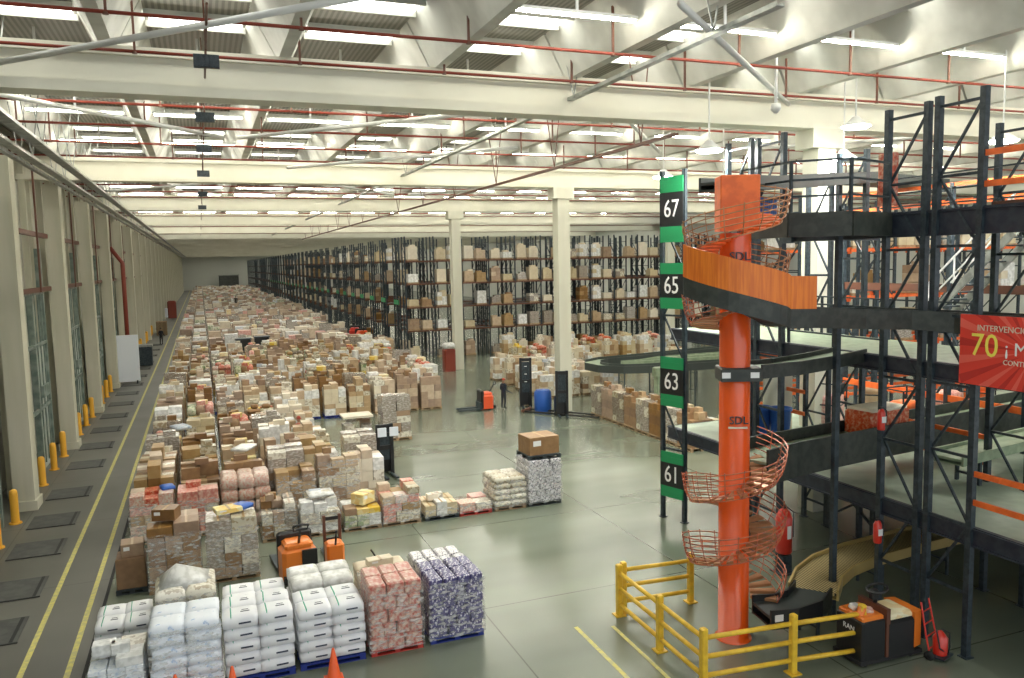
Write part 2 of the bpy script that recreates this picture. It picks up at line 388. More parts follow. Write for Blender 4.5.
# dock bays between the columns
def dock_bay(i, y0):
    n = nth(i + 1)
    t = thing('dock_door', 'pale dock door in a green-grey steel frame, %s bay of the left wall' % n, 'door', (-6.7, y0, 0), group='dock doors of the left wall')
    for dy in (1.7, 4.3, 6.0, 8.6):
        MB().b2(-.12, .12, dy - .1, dy + .1, 0, 9.5 if dy in (1.7, 8.6) else 7.6).build('frame_post', M['doorframe'], t)
    for a, b in ((1.8, 4.2), (6.1, 8.5)):
        MB().b2(-.1, 0, a, b, 0, 5.2).build('door_panel', M['doorp'], t)
    g = MB()
    for z in (2.6, 5.3, 7.5): g.b2(.0, .12, 1.7, 8.6, z, z + .14)
    for yy in (2.4, 3.0, 3.6, 6.6, 7.3, 8.0): g.b2(.05, .1, yy, yy + .05, .3, 7.5)
    g.build('track_frame', M['doorframe'], t)
    for z in (7.6, 10.0): MB().b2(.02, .2, 1.0, 10.3, z, z + .2).build('girt', M['dkrust'], t)
    for yy in (3.2, 7.4): MB().b2(.2, .27, yy, yy + .09, 7.6, 13.6).build('hanger_rod', M['dkrust'], t)
    for yy in (2.0, 4.6, 5.6, 8.3, 9.4): MB().b2(-.5, -.25, yy, yy + .25, 0, 13.4).build('wall_rib', M['colc'], t)
    MB().b2(.1, .2, 2.2, 3.6, 2.9, 3.5).b2(.1, .2, 6.6, 7.9, 3.1, 3.6).build('control_box', M['doorframe'], t)
for i, y in enumerate([11.5, 21.9] + CY[:9]): dock_bay(i, y)
# bollards
bp = None; bn = 0
for i in range(0, 9):
    for j, dy in enumerate((3.6, 6.3, 8.9)):
        y = 21.9 + 10.4 * i + dy; bn += 1
        lab = 'yellow steel dock bollard, %s from the camera along the left wall' % nth(bn)
        if bp is None:
            bp = MB().lathe([(.13, 0), (.13, 1.05), (.11, 1.14), (.05, 1.18)], n=12).lathe([(.2, 0), (.2, .04)], n=12).build('bollard', M['bollard'])
            tag(bp, lab, 'bollard', 'dock bollards'); bp.location = (-6.3, y, 0)
        else: copy_tree(bp, (-6.3, y, 0), label=lab)
# dock leveller plates
lp = None
for i, y in enumerate([21.4, 24.2, 27.6, 30.6, 34.2, 39.0, 43.0, 47.2, 51.5, 56, 60.5, 65, 70, 75, 80, 86, 92, 98]):
    lab = 'dark steel dock leveller plate in the floor, %s from the camera' % nth(i + 1)
    if lp is None:
        lp = thing('dock_leveller', lab, 'dock plate', (-5.35, y, 0), group='dock leveller plates')
        MB().b2(-.48, .95, -.75, .75, .003, .018).build('plate', M['plate'], lp)
        MB().b2(.78, .86, -.72, .72, .018, .024).b2(-.48, .97, -.80, -.75, .003, .024).build('lip', M['rubber'], lp)
    else: copy_tree(lp, (-5.35, y, 0), label=lab)
# pillars down the hall
pp = None
for i, (x, y) in enumerate([(18.9, 20.95), (18.9, 40.95), (18.9, 60.95), (38.5, 40.95), (38.5, 60.95), (38.5, 20.95)]):
    where = ['beside the orange spiral chute', 'beside the blue drum in mid hall', 'in front of the facing rack', 'behind the sign tower', 'in the facing rack on the right', 'behind the mezzanine'][i]
    if pp is None:
        pp = thing('concrete_pillar', 'square cream concrete roof pillar ' + where, 'pillar', (x, y, 0), group='roof pillars of the hall')
        MB().b2(-.36, .36, -.36, .36, 0, 12.5).build('shaft', M['concrete'], pp)
        MB().b2(-.62, .62, -.42, .42, 11.9, 12.5).build('capital', M['concrete'], pp)
    else: copy_tree(pp, (x, y, 0), label='square cream concrete roof pillar ' + where)

# sprinkler pipes
pn = 0; ppr = None; hgm = MB().b2(-.025, .025, -.025, .025, 0, 1.1).lathe([(.06, -.05), (.05, 0)], n=8).mesh('hanger', M['dkrust'])
PY = []
for k in range(0, 9):
    for dy in ((17.3, 20.2) if k == 0 else (4.3, 8.0, 12.0, 16.0)):
        PY.append(20 * k + (dy if k == 0 else dy + .95 - .1))
pm = MB().tube([(-7.5, 0, 0), (XR - .2, 0, 0)], .038, 8)
for i, y in enumerate(PY):
    t = thing('sprinkler_pipe', 'red-brown sprinkler pipe across the roof, %s from the camera' % nth(i + 1), 'pipe', (0, y, 13.35 if i < 2 else 13.1), group='sprinkler pipes under the roof')
    if ppr is None: ppr = pm.mesh('pipe', M['rust'])
    o = bpy.data.objects.new('pipe', ppr); COL.objects.link(o); o.parent = t
    if i < 7:
        for x in [-5 + 3.6 * j for j in range(0, 9 if i < 3 else 12)]:
            h = bpy.data.objects.new('hanger', hgm); COL.objects.link(h); h.parent = t; h.location = (x + .3 * (i % 3), 0, 0)
# diagonal roof braces (white tubes)
for i, (p, q) in enumerate([((-3.8, 20.5, 13.0), (3.2, 13.5, 13.0)), ((8.4, 12.9, 13.1), (17.0, 20.2, 13.1)), ((-6, 22.5, 13), (1, 30, 13)), ((1.5, 30, 13), (9, 22.5, 13)), ((4, 38.5, 13), (12, 30, 13)), ((12.5, 22.5, 13), (18.5, 30, 13)),
                             ((-5, 52, 13), (4, 43, 13)), ((4.5, 43, 13), (12, 52, 13)), ((13, 52, 13), (21, 43, 13)), ((20, 30, 13), (28, 22.5, 13))]):
    tag(MB().tube([p, q], .07, 8).build('roof_brace', M['lampbody']), 'pale diagonal roof brace tube, %s from the camera' % nth(i + 1), 'brace', 'diagonal roof braces')
# cable trays running down the hall
def tray(x, z, y0, y1, label, m, w=.18):
    t = thing('cable_tray', label, 'cable tray', (x, y0, z)); L = y1 - y0
    MB().b2(-w / 2, w / 2, 0, L, -.02, 0).b2(-w / 2, -w / 2 + .015, 0, L, 0, .07).b2(w / 2 - .015, w / 2, 0, L, 0, .07).build('tray', m, t)
    k = 0; y = 2
    if w > .25:
        g = MB(); q = 0
        while q < min(L, 120): g.b2(-w / 2, w / 2, q, q + .05, 0, .04); q += .6
        g.build('rungs', M['steel'], t)
    while y < min(L, 90):
        MB().bar((0, y, .05), (.35, y + .1, 14.7 - z), .03).bar((0, y, .05), (-.35, y + .1, 14.7 - z), .03).build('hanger', m, t); y += 6.5
tray(9.9, 12.95, 12, 120, 'galvanised cable tray running down the hall left of centre', M['galv'])
tray(12.9, 12.0, 20, 110, 'dark cable tray on splayed hangers running down the hall', M['dkrust'], .12)
tray(-4.75, 12.0, 8, 300, 'lower cable tray above the left wall columns', M['galv'], .3)
tray(-4.45, 12.4, 8, 300, 'upper cable tray above the left wall columns', M['galv'], .34)
tray(-5.1, 11.95, 8, 300, 'narrow tray between the left wall columns and the ladder trays', M['galv'], .16)
for i, (y, z) in enumerate(((18, 12.72), (24, 12.62), (30, 12.6), (37, 12.5), (46, 12.4), (56, 12.4))):
    t = thing('ceiling_box', 'small dark louvred box hanging from a roof rod, %s from the camera' % nth(i + 1), 'box', (.35, y, z), group='louvred boxes hung from the roof')
    MB().tube([(0, 0, .12), (0, 0, 14.75 - z)], .02, 6).build('rod', M['dkrust'], t)
    g = MB().b2(-.25, .25, -.06, .06, -.13, .13)
    for q in range(5): g.b2(-.23 + q * .1, -.17 + q * .1, -.09, -.06, -.11, .11)
    g.build('louvred_body', M['steel'], t)
tag(MB().tube([(.35, 15, 12.98), (.35, 120, 12.98)], .025, 6).build('cable_run', M['dkrust']), 'thin dark cable running down the hall over the louvred boxes', 'cable')
# tube lamps
lh = MB().b2(-1.5, 1.5, -.07, .07, .03, .1).b2(-.03, .03, -.02, .02, .1, .89).mesh('housing', M['lampbody'])
lt = MB().tube([(-1.45, 0, 0), (1.45, 0, 0)], .035, 8).mesh('tube', M['tube'])
lt2 = MB().tube([(-1.45, 0, 0), (1.45, 0, 0)], .035, 8).mesh('tube', M['tube2'])
r = 0
for k in range(0, 5):
    for dy in ((15.5, ) if k == 0 else (3.2, 10.2, 17.2)):
        r += 1; y = 20 * k + .95 + dy; c = 0
        for x in [-3.65 + 3.9 * i for i in range(0, 13)]:
            c += 1
            if k == 0 and x < 6: continue
            t = thing('tube_lamp', 'lit white tube lamp, %s from the left in the %s lamp row' % (nth(c), nth(r)), 'lamp', (x, y, 13.87), group='tube lamps under the roof')
            for nm, me in (('housing', lh), ('tube', lt if k < 2 else lt2)):
                o = bpy.data.objects.new(nm, me); COL.objects.link(o); o.parent = t
mb = MB()
for k in range(5, 16):
    for dy in (4, 13):
        for x in [-3.65 + 3.9 * i for i in range(0, 17)]: mb.b2(x - 1.2, x + 1.2, 20 * k + dy - .08, 20 * k + dy + .08, 13.6, 13.66).b2(x - .02, x + .02, 20 * k + dy, 20 * k + dy + .03, 13.66, 14.75, 1)
tag(mb.build('far_tube_lamps', [M['farlamp'], M['lampbody']]), 'rows of lit tube lamps at the far end of the hall', 'lamp', kind='stuff')
# flood lamps with a glaring lens
for i, (x, y, z, w) in enumerate(((14.0, 20.0, 11.6, 'over the orange spiral chute'), (18.0, 18.5, 12.2, 'right of the near roof pillar'), (19.0, 20.0, 11.5, 'behind the near rack uprights, upper left'), (21.3, 16.4, 11.6, 'right of the tallest rack upright'), (17.4, 24, 11.1, 'left of the near roof pillar'), (16.2, 26, 11.5, 'above the green sign tower'))):
    t = thing('flood_lamp', 'glaring white flood lamp ' + w, 'lamp', (x, y, z)); t.scale = (1.6, 1.6, 1)
    MB().lathe([(.06, .28), (.10, .2), (.26, .0)], n=16).tube([(0, 0, .28), (0, 0, 14.75 - z)], .015, 6).build('reflector', M['lampbody'], t)
    MB().lathe([(.05, -.07), (.2, -.05), (.25, 0)], n=16).build('lens', M['flood'], t)
# dome camera on a drop pole
t = thing('dome_camera', 'white dome camera on a long drop pole left of the near pillar', 'camera', (14.4, 17.6, 12.4))
MB().tube([(0, 0, .1), (0, 0, 2.35)], .04, 8).build('pole', M['white'], t)
MB().lathe([(.05, -.14), (.13, -.05), (.14, .02), (.12, .1)], n=14).build('dome', M['lampbody'], t)

# ------------------------------------------------------------------ pallet loads
W, D = 1.26, 1.14
def pallet_mb(w=W, d=D):
    g = MB()
    for i in range(7):
        x = -w / 2 + (i + .5) * w / 7; g.b2(x - w / 14 + .012, x + w / 14 - .012, -d / 2, d / 2, .115, .14)
    for y in (-d / 2 + .06, 0, d / 2 - .06):
        g.b2(-w / 2, w / 2, y - .05, y + .05, .09, .115); g.b2(-w / 2, w / 2, y - .05, y + .05, 0, .02)
        for x in (-w / 2 + .07, 0, w / 2 - .07): g.b2(x - .06, x + .06, y - .05, y + .05, .02, .09)
    return g
PM = {k: pallet_mb().mesh('pallet', M[m]) for k, m in (('wood', 'wood'), ('blue', 'bluep'), ('red', 'redp'), ('dark', 'dark_pallet'))}
def put(name, me, parent, loc=None):
    o = bpy.data.objects.new(name, me); COL.objects.link(o); o.parent = parent
    if loc: o.location = loc
    return o
def layers(rng, w, d, h, ragged=True):
    """list of carton boxes (centre, size) filling w x d x h"""
    out = []; z = .14; top = .14 + h
    while z < top - .12:
        lh = min(rng.choice((.26, .32, .38, .46)), top - z)
        nx = rng.choice((2, 3, 3)); ny = rng.choice((2, 2, 3)); last = z + lh >= top - .12
        for i in range(nx):
            for j in range(ny):
                if 0 < i < nx - 1 and 0 < j < ny - 1 and not last: continue
                if last and ragged and rng.random() < .28: continue
                jh = lh * (rng.uniform(.75, 1.15) if last and ragged else 1)
                out.append(((-w / 2 + (i + .5) * w / nx + rng.uniform(-.015, .015), -d / 2 + (j + .5) * d / ny + rng.uniform(-.015, .015), z + jh / 2),
                            (w / nx - .012, d / ny - .012, jh - .008)))
        z += lh
    if ragged:
        for q in range(rng.choice((0, 1, 2))):
            s = rng.uniform(.25, .45)
            out.append(((rng.uniform(-.3, .3), rng.uniform(-.25, .25), z + .1), (s, s * .7, .2)))
    return out
PAL = {'brown': ('card', 'card', 'card3', 'card2'), 'tan': ('card2', 'card', 'pale', 'cream'), 'pale': ('pale', 'cream', 'whitec', 'card2'),
       'white': ('whitec', 'whitec', 'cream', 'bluew'), 'red': ('redw', 'card2', 'cream', 'pink'), 'mixed': ('card', 'whitec', 'greenw', 'yelw', 'redw', 'cream'),
       'film': ('film', 'card', 'film', 'cream'), 'green': ('greenw', 'cream', 'card2', 'film'), 'yellow': ('yelw', 'card2', 'cream', 'pale')}
WORD = {'brown': 'brown cartons', 'tan': 'tan cartons', 'pale': 'pale cartons', 'white': 'white-wrapped packs', 'red': 'red-printed packs', 'mixed': 'mixed coloured packs',
        'film': 'film-wrapped cartons', 'green': 'green-printed packs', 'yellow': 'yellow-printed packs'}
def goods_mesh(rng, kind, h, w=W - .06, d=D - .06):
    g = MB(); P = PAL[kind]; soft = kind in ('white', 'red', 'mixed', 'green') and rng.random() < .6
    for c, s in layers(rng, w, d, h):
        mi = rng.choices(range(len(P)), [4] + [2] * (len(P) - 1))[0]
        if soft and rng.random() < .7: g.sack(c, (s[0] * 1.04, s[1] * 1.04, s[2] * 1.15), mi, 0, 5, 5)
        else: g.box(c, s, mi, rng.uniform(-.02, .02))
    return g.mesh('goods', [M[p] for p in P])
PROTO = []
for kind in ('brown', 'tan', 'pale', 'white', 'red', 'mixed', 'film', 'green', 'yellow'):
    for h in ((.9, 1.35, 1.75, 2.05) if kind in ('brown', 'tan', 'film', 'mixed', 'pale') else (.8, 1.3, 1.7)):
        PROTO.append((kind, h, goods_mesh(random.Random(hash((len(PROTO), 3)) & 255), kind, h)))
def pick(rng, weights, hmin=.7, hmax=2.3):
    c = [p for p in PROTO if hmin <= p[1] <= hmax and p[0] in weights]
    return rng.choices(c, [weights[p[0]] for p in c])[0]
def put_load(p, x, y, rz, label, group, z=0, pal='wood', scale=None, name='pallet_load'):
    t = thing(name, label, 'pallet load', (x, y, z), rz, group)
    put('pallet', PM[pal], t); put('goods', p[2], t)
    if scale: t.scale = scale
    return t
NLOAD = 0
# near loads whose cartons are separate parts
def film_sleeve(t, w, d, z0, z1):
    g = MB(); n = 7; rings = []
    rg = random.Random(int(w * 1000) + int(z1 * 1000)); P = [(-1, -1), (1, -1), (1, 1), (-1, 1)]; vs = []
    for k in range(n):
        z = z0 + (z1 - z0) * k / (n - 1)
        for x, y in P: vs.append((x * (w / 2 + .012 + rg.uniform(0, .02)), y * (d / 2 + .012 + rg.uniform(0, .02)), z))
    g.add(vs, [(k * 4 + i, k * 4 + (i + 1) % 4, k * 4 + 4 + (i + 1) % 4, k * 4 + 4 + i) for k in range(n - 1) for i in range(4)])
    g.build('stretch_film', M['stretch'], t)
def near_load(x0, x1, yf, h, kind, label, pal='wood', d=1.15, seed=0, ragged=True):
    rng = random.Random(seed * 7 + int(yf * 10)); w = x1 - x0
    t = thing('pallet_load', label, 'pallet load', ((x0 + x1) / 2, yf + d / 2, 0))
    pallet_mb(w, d).build('pallet', M[{'wood': 'wood', 'blue': 'bluep', 'red': 'redp', 'dark': 'dark_pallet'}[pal]], t)
    P = PAL[kind]
    for c, s in layers(rng, w - .04, d - .04, h - .14, ragged):
        m = M[rng.choices(P, [4] + [2] * (len(P) - 1))[0]]
        g = MB()
        g.bevbox((0, 0, 0), s, .012)
        if kind in ('brown', 'film', 'tan', 'pale'): g.b2(-.03, .03, -s[1] / 2 - .002, s[1] / 2 + .002, s[2] / 2 - .01, s[2] / 2 + .003, 1)
        g.build('carton', [m, M['card2']], t, c)
    film_sleeve(t, w - .03, d - .03, .1, max(.4, h - .22))
    return t
def sack_load(x0, x1, yf, h, m, label, nlay, nx, ny, pal='wood', d=1.2, stripe=None, unit='sack', seed=0):
    rng = random.Random(seed); w = x1 - x0
    t = thing('pallet_load', label, 'pallet load', ((x0 + x1) / 2, yf + d / 2, 0))
    pallet_mb(w, d).build('pallet', M[{'wood': 'wood', 'blue': 'bluep', 'red': 'redp', 'dark': 'dark_pallet'}[pal]], t)
    lh = (h - .14) / nlay; sw, sd = w / nx, d / ny; me = {}
    nx0 = nx
    for L in range(nlay):
        if unit == 'pack': nx = nx0 + (L % 2); sw = w / nx
        for i in range(nx):
            for j in range(ny):
                if unit == 'sack' and nx > 2 and L < nlay - 1 and 0 < i < nx - 1 and 0 < j < ny - 1: continue
                top = L == nlay - 1; key = (top, nx)
                if key not in me:
                    g = MB()
                    if unit == 'sack': g.sack((0, 0, 0), (sw * 1.03, sd * 1.03, lh * 1.12), 0, 0, 9, 8)
                    else:
                        g.bevbox((0, 0, 0), (sw - .012, sd - .012, lh - .01), .035)
                    if stripe and unit == 'sack':
                        for a in (-.26,): g.sack((a * sw, 0, .002), (sw * .07, sd * .99, lh * 1.16), 1, 0, 5, 8)
                        g.b2(sw * .02, sw * .28, -sd * .12, -sd * .04, lh * .50, lh * .565, 2); g.b2(sw * .05, sw * .25, sd * .04, sd * .09, lh * .50, lh * .565, 2)
                        g.b2(-sw * .05, sw * .3, -sd * .525, -sd * .5, -lh * .05, lh * .08, 2)
                    me[key] = g.mesh(unit, [M[m], M['stripe'], M['ink']])
                o = put(unit, me[key], t, (-w / 2 + (i + .5) * sw + rng.uniform(-.02, .02), -d / 2 + (j + .5) * sd + rng.uniform(-.02, .02), .14 + (L + .5) * lh))
                o.rotation_euler.z = rng.uniform(-.04, .04)
    if unit == 'pack' or m in ('sackb', 'cream'): film_sleeve(t, w + .02, d + .02, .1, h - .1)
    return t
# front row, bottom of the picture
near_load(-2.45, -1.42, 16.55, 1.0, 'white', 'low load of brown and white printed packs at the left end of the front row', seed=3)
sack_load(-1.32, -.02, 16.6, 1.5, 'sackb', 'tall load of blue-printed white sacks, second from left in the front row', 6, 2, 2, 'blue', seed=4)
sack_load(.06, 1.42, 16.62, 1.42, 'sackw', 'load of white sacks with green stripes on blue pallet, third in the front row', 5, 2, 2, 'blue', stripe=True, seed=5)
sack_load(1.52, 2.9, 16.66, 1.30, 'sackw', 'load of white sacks with green stripes, just left of the red snack load', 5, 2, 2, 'blue', stripe=True, seed=6)
sack_load(3.02, 4.18, 16.66, 1.60, 'redbag', 'load of red and pink snack packs on a red pallet in the front row', 5, 3, 2, 'red', unit='pack', seed=7)
sack_load(4.36, 5.62, 16.7, 1.50, 'bott', 'load of violet bottle packs on a blue pallet at the right end of front row', 6, 3, 2, 'blue', unit='pack', seed=8)
# second row behind it
sack_load(-2.5, -1.4, 18.35, 1.0, 'sackw', 'white sacks with green stripes at the left end of the second row', 4, 2, 2, 'wood', stripe=True, seed=9)
sack_load(-1.3, -.08, 18.2, 1.55, 'cream', 'sagging load of white film over brown and yellow packs, second row', 5, 2, 2, seed=10)
sack_load(.08, 1.45, 18.3, 1.05, 'sackw', 'low cream-white sacks with dark print behind the green-striped sacks, second row', 4, 2, 2, stripe=True, seed=11)
sack_load(1.55, 2.95, 18.2, 1.30, 'whitec', 'grey-white sacks with blue crests in front of the orange pallet trucks', 5, 2, 2, seed=12)
sack_load(3.15, 4.35, 18.3, 1.15, 'sackt', 'tan paper sacks stacked behind the red snack load', 5, 2, 2, seed=13)
sack_load(4.55, 5.8, 18.25, 1.20, 'bott2', 'white and dark bottle packs behind the violet bottle load', 4, 3, 2, unit='pack', seed=14)
def loose(x, y, z, s, rz, m, label, name='carton', cat='box'):
    g = MB().bevbox((0, 0, s[2] / 2), s, .012).b2(-.03, .03, -s[1] / 2 - .003, s[1] / 2 + .003, s[2] - .02, s[2] + .004, 1).b2(-s[0] * .38, -s[0] * .12, -s[1] / 2 - .004, -s[1] / 2, s[2] * .5, s[2] * .8, 2)
    o = g.build(name, [M[m], M['card2'], M['white']]); o.location = (x, y, z); o.rotation_euler.z = rz
    return tag(o, label, cat)
tag(MB().add([(-1.25, 18.3, 1.5), (-.15, 18.3, 1.5), (-.15, 19.3, 1.55), (-1.25, 19.3, 1.55), (-.85, 18.8, 1.98), (-.45, 18.9, 1.72)], [(0, 1, 5, 4), (1, 2, 5), (2, 3, 4, 5), (3, 0, 4), (3, 2, 1, 0)], 0, True).build('plastic_sheet', M['whitec']), 'crumpled white plastic sheet peaked over the sagging load, second row', 'plastic sheet')
loose(3.7, 18.9, 1.21, (.62, .3, .16), .1, 'pale', 'long pale carton lying on the tan paper sacks')
# brown pair and the small carton pile
near_load(-1.7, -.38, 22.3, 1.8, 'brown', 'tall film-wrapped load of brown cartons behind the sagging white load', seed=21, d=1.3)
near_load(-.26, 1.1, 22.45, 1.75, 'film', 'tall load of grey-film cartons with red tape, left of the orange truck', seed=22, d=1.3)
t = thing('pallet_load', 'dark pallet with one big brown carton next to the yellow aisle line', 'pallet load', (-2.12, 23.0, 0))
pallet_mb(.78, .78).build('pallet', M['dark_pallet'], t); MB().bevbox((0, 0, .55), (.72, .74, .8), .015).build('carton', M['card3'], t)
loose(-2.08, 23.05, .955, (.56, .55, .34), .05, 'card', 'square brown carton topping the single carton by the aisle line')
loose(-1.2, 22.9, 1.84, (.6, .5, .3), -.3, 'card3', 'dark brown carton tilted on the left tall brown load')
loose(.35, 23.0, 1.8, (.7, .5, .12), .2, 'yelw', 'flat yellow box on top of the grey-film load')
# long row at Y 25
near_load(1.35, 2.4, 25.2, 1.25, 'film', 'film-wrapped green-grey carton load behind the orange truck', seed=31)
near_load(2.5, 3.75, 25.1, 1.15, 'white', 'white-topped load with red packs at its foot, beside a yellow bundle', seed=32)
near_load(3.85, 5.05, 25.1, .75, 'mixed', 'low load of mixed packs carrying the tilted yellow box', seed=33)
near_load(5.1, 6.35, 25.1, 1.25, 'red', 'pink-printed pack load in the long row, right of the yellow box', seed=34)
near_load(6.5, 7.65, 25.1, .55, 'pale', 'very low load of white packs in the long row', 'dark', seed=35)
near_load(7.7, 8.85, 25.1, .55, 'red', 'very low load of packs on a red pallet in the long row', 'red', seed=36)
sack_load(8.95, 10.1, 25.1, 1.15, 'cream', 'load of crumpled cream sacks second from the right in the long row', 5, 2, 2, seed=37)
sack_load(10.2, 11.45, 25.1, 1.62, 'bott2', 'tall load of dark bottle packs at the right end of the long row', 7, 3, 2, 'dark', unit='pack', seed=38)
t = thing('pallet', 'dark plastic pallet lying on top of the dark bottle packs', 'pallet', (10.85, 25.7, 1.63)); put('deck_boards', PM['dark'], t)
loose(10.85, 25.7, 1.775, (1.15, .95, .62), .06, 'card', 'big brown carton on the dark pallet at the right end of the long row')
loose(4.55, 25.6, .78, (.62, .5, .34), .7, 'yelw', 'yellow box standing askew on the low mixed load')
# red and white rows behind on the left
near_load(-2.45, -1.15, 26.6, 1.5, 'red', 'red and green printed packs behind the brown cartons, nearest the yellow line', seed=41)
near_load(-1.08, .18, 26.7, 1.45, 'red', 'orange-red packs load with slanted rows, second from the yellow line', seed=42)
sack_load(.25, 1.75, 26.8, 1.75, 'pink', 'white and pink domed pack load behind the film-wrapped load', 4, 3, 2, seed=43)
near_load(1.95, 3.25, 27.0, 1.8, 'tan', 'tan carton load behind the white-topped load', seed=44)
near_load(3.35, 4.75, 27.1, 2.1, 'tan', 'tall tan carton load behind the yellow box', seed=45)

# regular blocks
rng = random.Random(11)
WT = {'brown': 8, 'tan': 8, 'pale': 4, 'white': 2.6, 'red': 1.8, 'mixed': 4, 'film': 5, 'green': 1.2, 'yellow': .4}
rows = []
for i in range(5): rows.append((28.6 + 1.45 * i, -1.78, 6.2 if i < 2 else (5.2 if i < 4 else 4.6), .9, 2.2))
rows += [(37.0, -1.78, 5.0, .9, 1.9), (38.5, -1.78, 4.4, .9, 2), (40.0, -1.78, 4.4, .9, 2), (41.5, -1.78, 4.2, .9, 1.9), (43.2, -1.78, 4.6, 1.2, 2.1)]
rows += [(45.4, -1.78, 12.4, 1.6, 2.2), (46.9, -1.78, 12.6, 1.6, 2.2)]
for i in range(16): rows.append((49.6 + 1.5 * i + .9 * (i // 4), -1.78, 13.6 + .12 * i, .8, 2.1))
cnt = 0; rn = 0; last_y = 0
for (y, xa, xb, h0, h1) in rows:
    rn += 1; x = xa; c = 0
    n = int((xb - xa) / 1.4) + 1
    if cnt + n > 262: break
    while x <= xb:
        c += 1
        p = pick(rng, WT, h0, h1)
        put_load(p, x + rng.uniform(-.04, .04), y + rng.uniform(-.08, .08), rng.uniform(-.04, .04) + (PI if rng.random() < .5 else 0),
                 'load of %s, %s from the yellow line, %s row behind the near loads' % (WORD[p[0]], nth(c), nth(rn)), 'pallet loads in the storage field', pal=rng.choice(('wood', 'wood', 'wood', 'blue')))
        x += 1.4; cnt += 1
    last_y = y
# side pair in the aisle
put_load(pick(rng, {'film': 1}, 2, 2.2), 8.45, 38.1, 0, 'tall grey-film carton load standing alone at the open floor', None, scale=(1.15, 1.1, 1.0))
put_load(pick(rng, {'film': 1}, .8, 1), 6.7, 38.6, 0, 'low carton load under a flat pale lid beside the tall grey-film load', None, scale=(1.1, 1, 1))
tag(MB().b2(-.72, .72, -.6, .6, 0, .09).build('flat_lid', M['pale'], loc=(6.7, 38.6, 1.17)), 'flat pale sheet lying on the low carton load in the aisle', 'lid')
# loose cartons lying on top of the near field
for i, (x, y, z) in enumerate(((-.9, 27.3, 1.62), (-2.1, 27.2, 1.66), (.9, 25.8, 1.35), (2.0, 25.8, 1.4), (3.1, 25.7, 1.28))):
    pass
# the rest of the field, too many to count
mb = MB(); FP = ['card', 'card2', 'pale', 'cream', 'whitec', 'film', 'redw', 'greenw', 'yelw', 'bluew', 'card3', 'mixed']
FM = [M[k] for k in FP[:-1]]
y = last_y + 1.9; r_ = 0
while y < 305:
    x = -1.78; xb = 14.6 if y < 120 else 15.2
    while x < xb:
        if rng.random() < .95 and not (74.5 < y < 79.5 and 1.9 < x < 6.4):
            h = rng.uniform(.7, 2.1); w = 1.26; base = rng.choices(range(11), [8, 8, 6, 5, 4, 5, 1.4, 1.3, .6, .8, 4])[0]; z = .1
            mb.b2(x - .6, x + .6, y - .55, y + .55, 0, .12, 10)
            k = 0
            while z < h:
                lh = rng.uniform(.3, .6); nx = rng.choice((1, 2, 2))
                for i in range(nx):
                    hh = lh * (1 if z + lh < h else rng.uniform(.3, 1.1))
                    mi = base if rng.random() < .6 else rng.choices(range(11), [5, 5, 5, 4, 5, 4, 2, 1.5, .6, 1, 3])[0]
                    mb.box((x - .6 + (i + .5) * 1.2 / nx, y + rng.uniform(-.03, .03), z + hh / 2), (1.2 / nx - .02, 1.1, hh), mi, rng.uniform(-.04, .04))
                z += lh
        x += 1.4
    y += 1.5 if r_ % 4 else 2.3; r_ += 1
tag(mb.build('far_pallet_loads', FM), 'mass of cartons on pallets filling the far half of the storage field', 'pallet loads', kind='stuff')

# long wrapped row beside the pillar, behind the sign tower
for i in range(8):
    p = PROTO[[k for k, q in enumerate(PROTO) if q[0] == ('film' if i % 2 else 'brown')][1]]
    put_load(p, 20.2, 29.9 + 1.22 * i, PI / 2, 'film-wrapped brown load, %s from the far end of the long row by the pillar' % nth(8 - i), 'wrapped loads in the row by the pillar', scale=(.98, 1.0, 1.12))
    q = pick(rng, {'tan': 1, 'pale': 1, 'white': 1}, .8, 1.4)
    put_load(q, 21.7, 29.9 + 1.22 * i, PI / 2, 'pale load behind the wrapped brown row, %s from its far end' % nth(8 - i), 'pale loads behind the wrapped row', scale=(1, 1, .9))
k_ = 0
for y in (45.5, 47.2, 49.0, 51.5, 54.0):
    for x in (19.9, 21.3, 22.7, 24.1):
        k_ += 1; q = pick(rng, {'tan': 3, 'pale': 3, 'white': 1, 'film': 1}, .8, 1.8)
        put_load(q, x, y, 0, 'load of %s behind the lit pillar, %s counting from the front left' % (WORD[q[0]], nth(k_)), 'pallet loads behind the middle pillar')
k_ = 0
for y in (58, 60, 62.2, 64.4):
    for i in range(9):
        x = 24.5 + 1.6 * i; k_ += 1; q = pick(rng, {'tan': 3, 'pale': 3, 'red': 1.5, 'yellow': .8, 'white': 1}, .8, 2.1)
        put_load(q, x, y, 0, 'load of %s heaped before the facing rack, %s counting from the front left' % (WORD[q[0]], nth(k_)), 'pallet loads heaped before the rack')

# ------------------------------------------------------------------ pallet racks
BAY = 2.62; LV = [2.5, 4.6, 6.7, 8.75]; RH = 10.9
def upright(d, h, step=1.25):
    g = MB().b2(-.055, .055, -.05, .05, 0, h).b2(-.055, .055, d - .05, d + .05, 0, h).b2(-.09, .09, -.09, .09, 0, .02).b2(-.09, .09, d - .09, d + .09, 0, .02)
    return g
def brace_mb(d, h, step=1.25):
    g = MB(); z = .3; k = 0
    while z < h - .1:
        g.bar((0, 0, z), (0, d, z), .05)
        if z + step < h: g.bar((0, 0 if k % 2 else d, z + .05), (0, d if k % 2 else 0, z + step - .05), .045)
        z += step; k += 1
    return g
um, bm = upright(1.1, RH).mesh('upright_frame', M['steel']), brace_mb(1.1, RH).mesh('brace', M['steel'])
rackbeam = {}
BLOCKM = MB().b2(.06, BAY - .06, -.03, 1.13, -.05, -.02).mesh('light_block_deck', M['steel'])  # solid dark decks added to block light and darken the rack interior
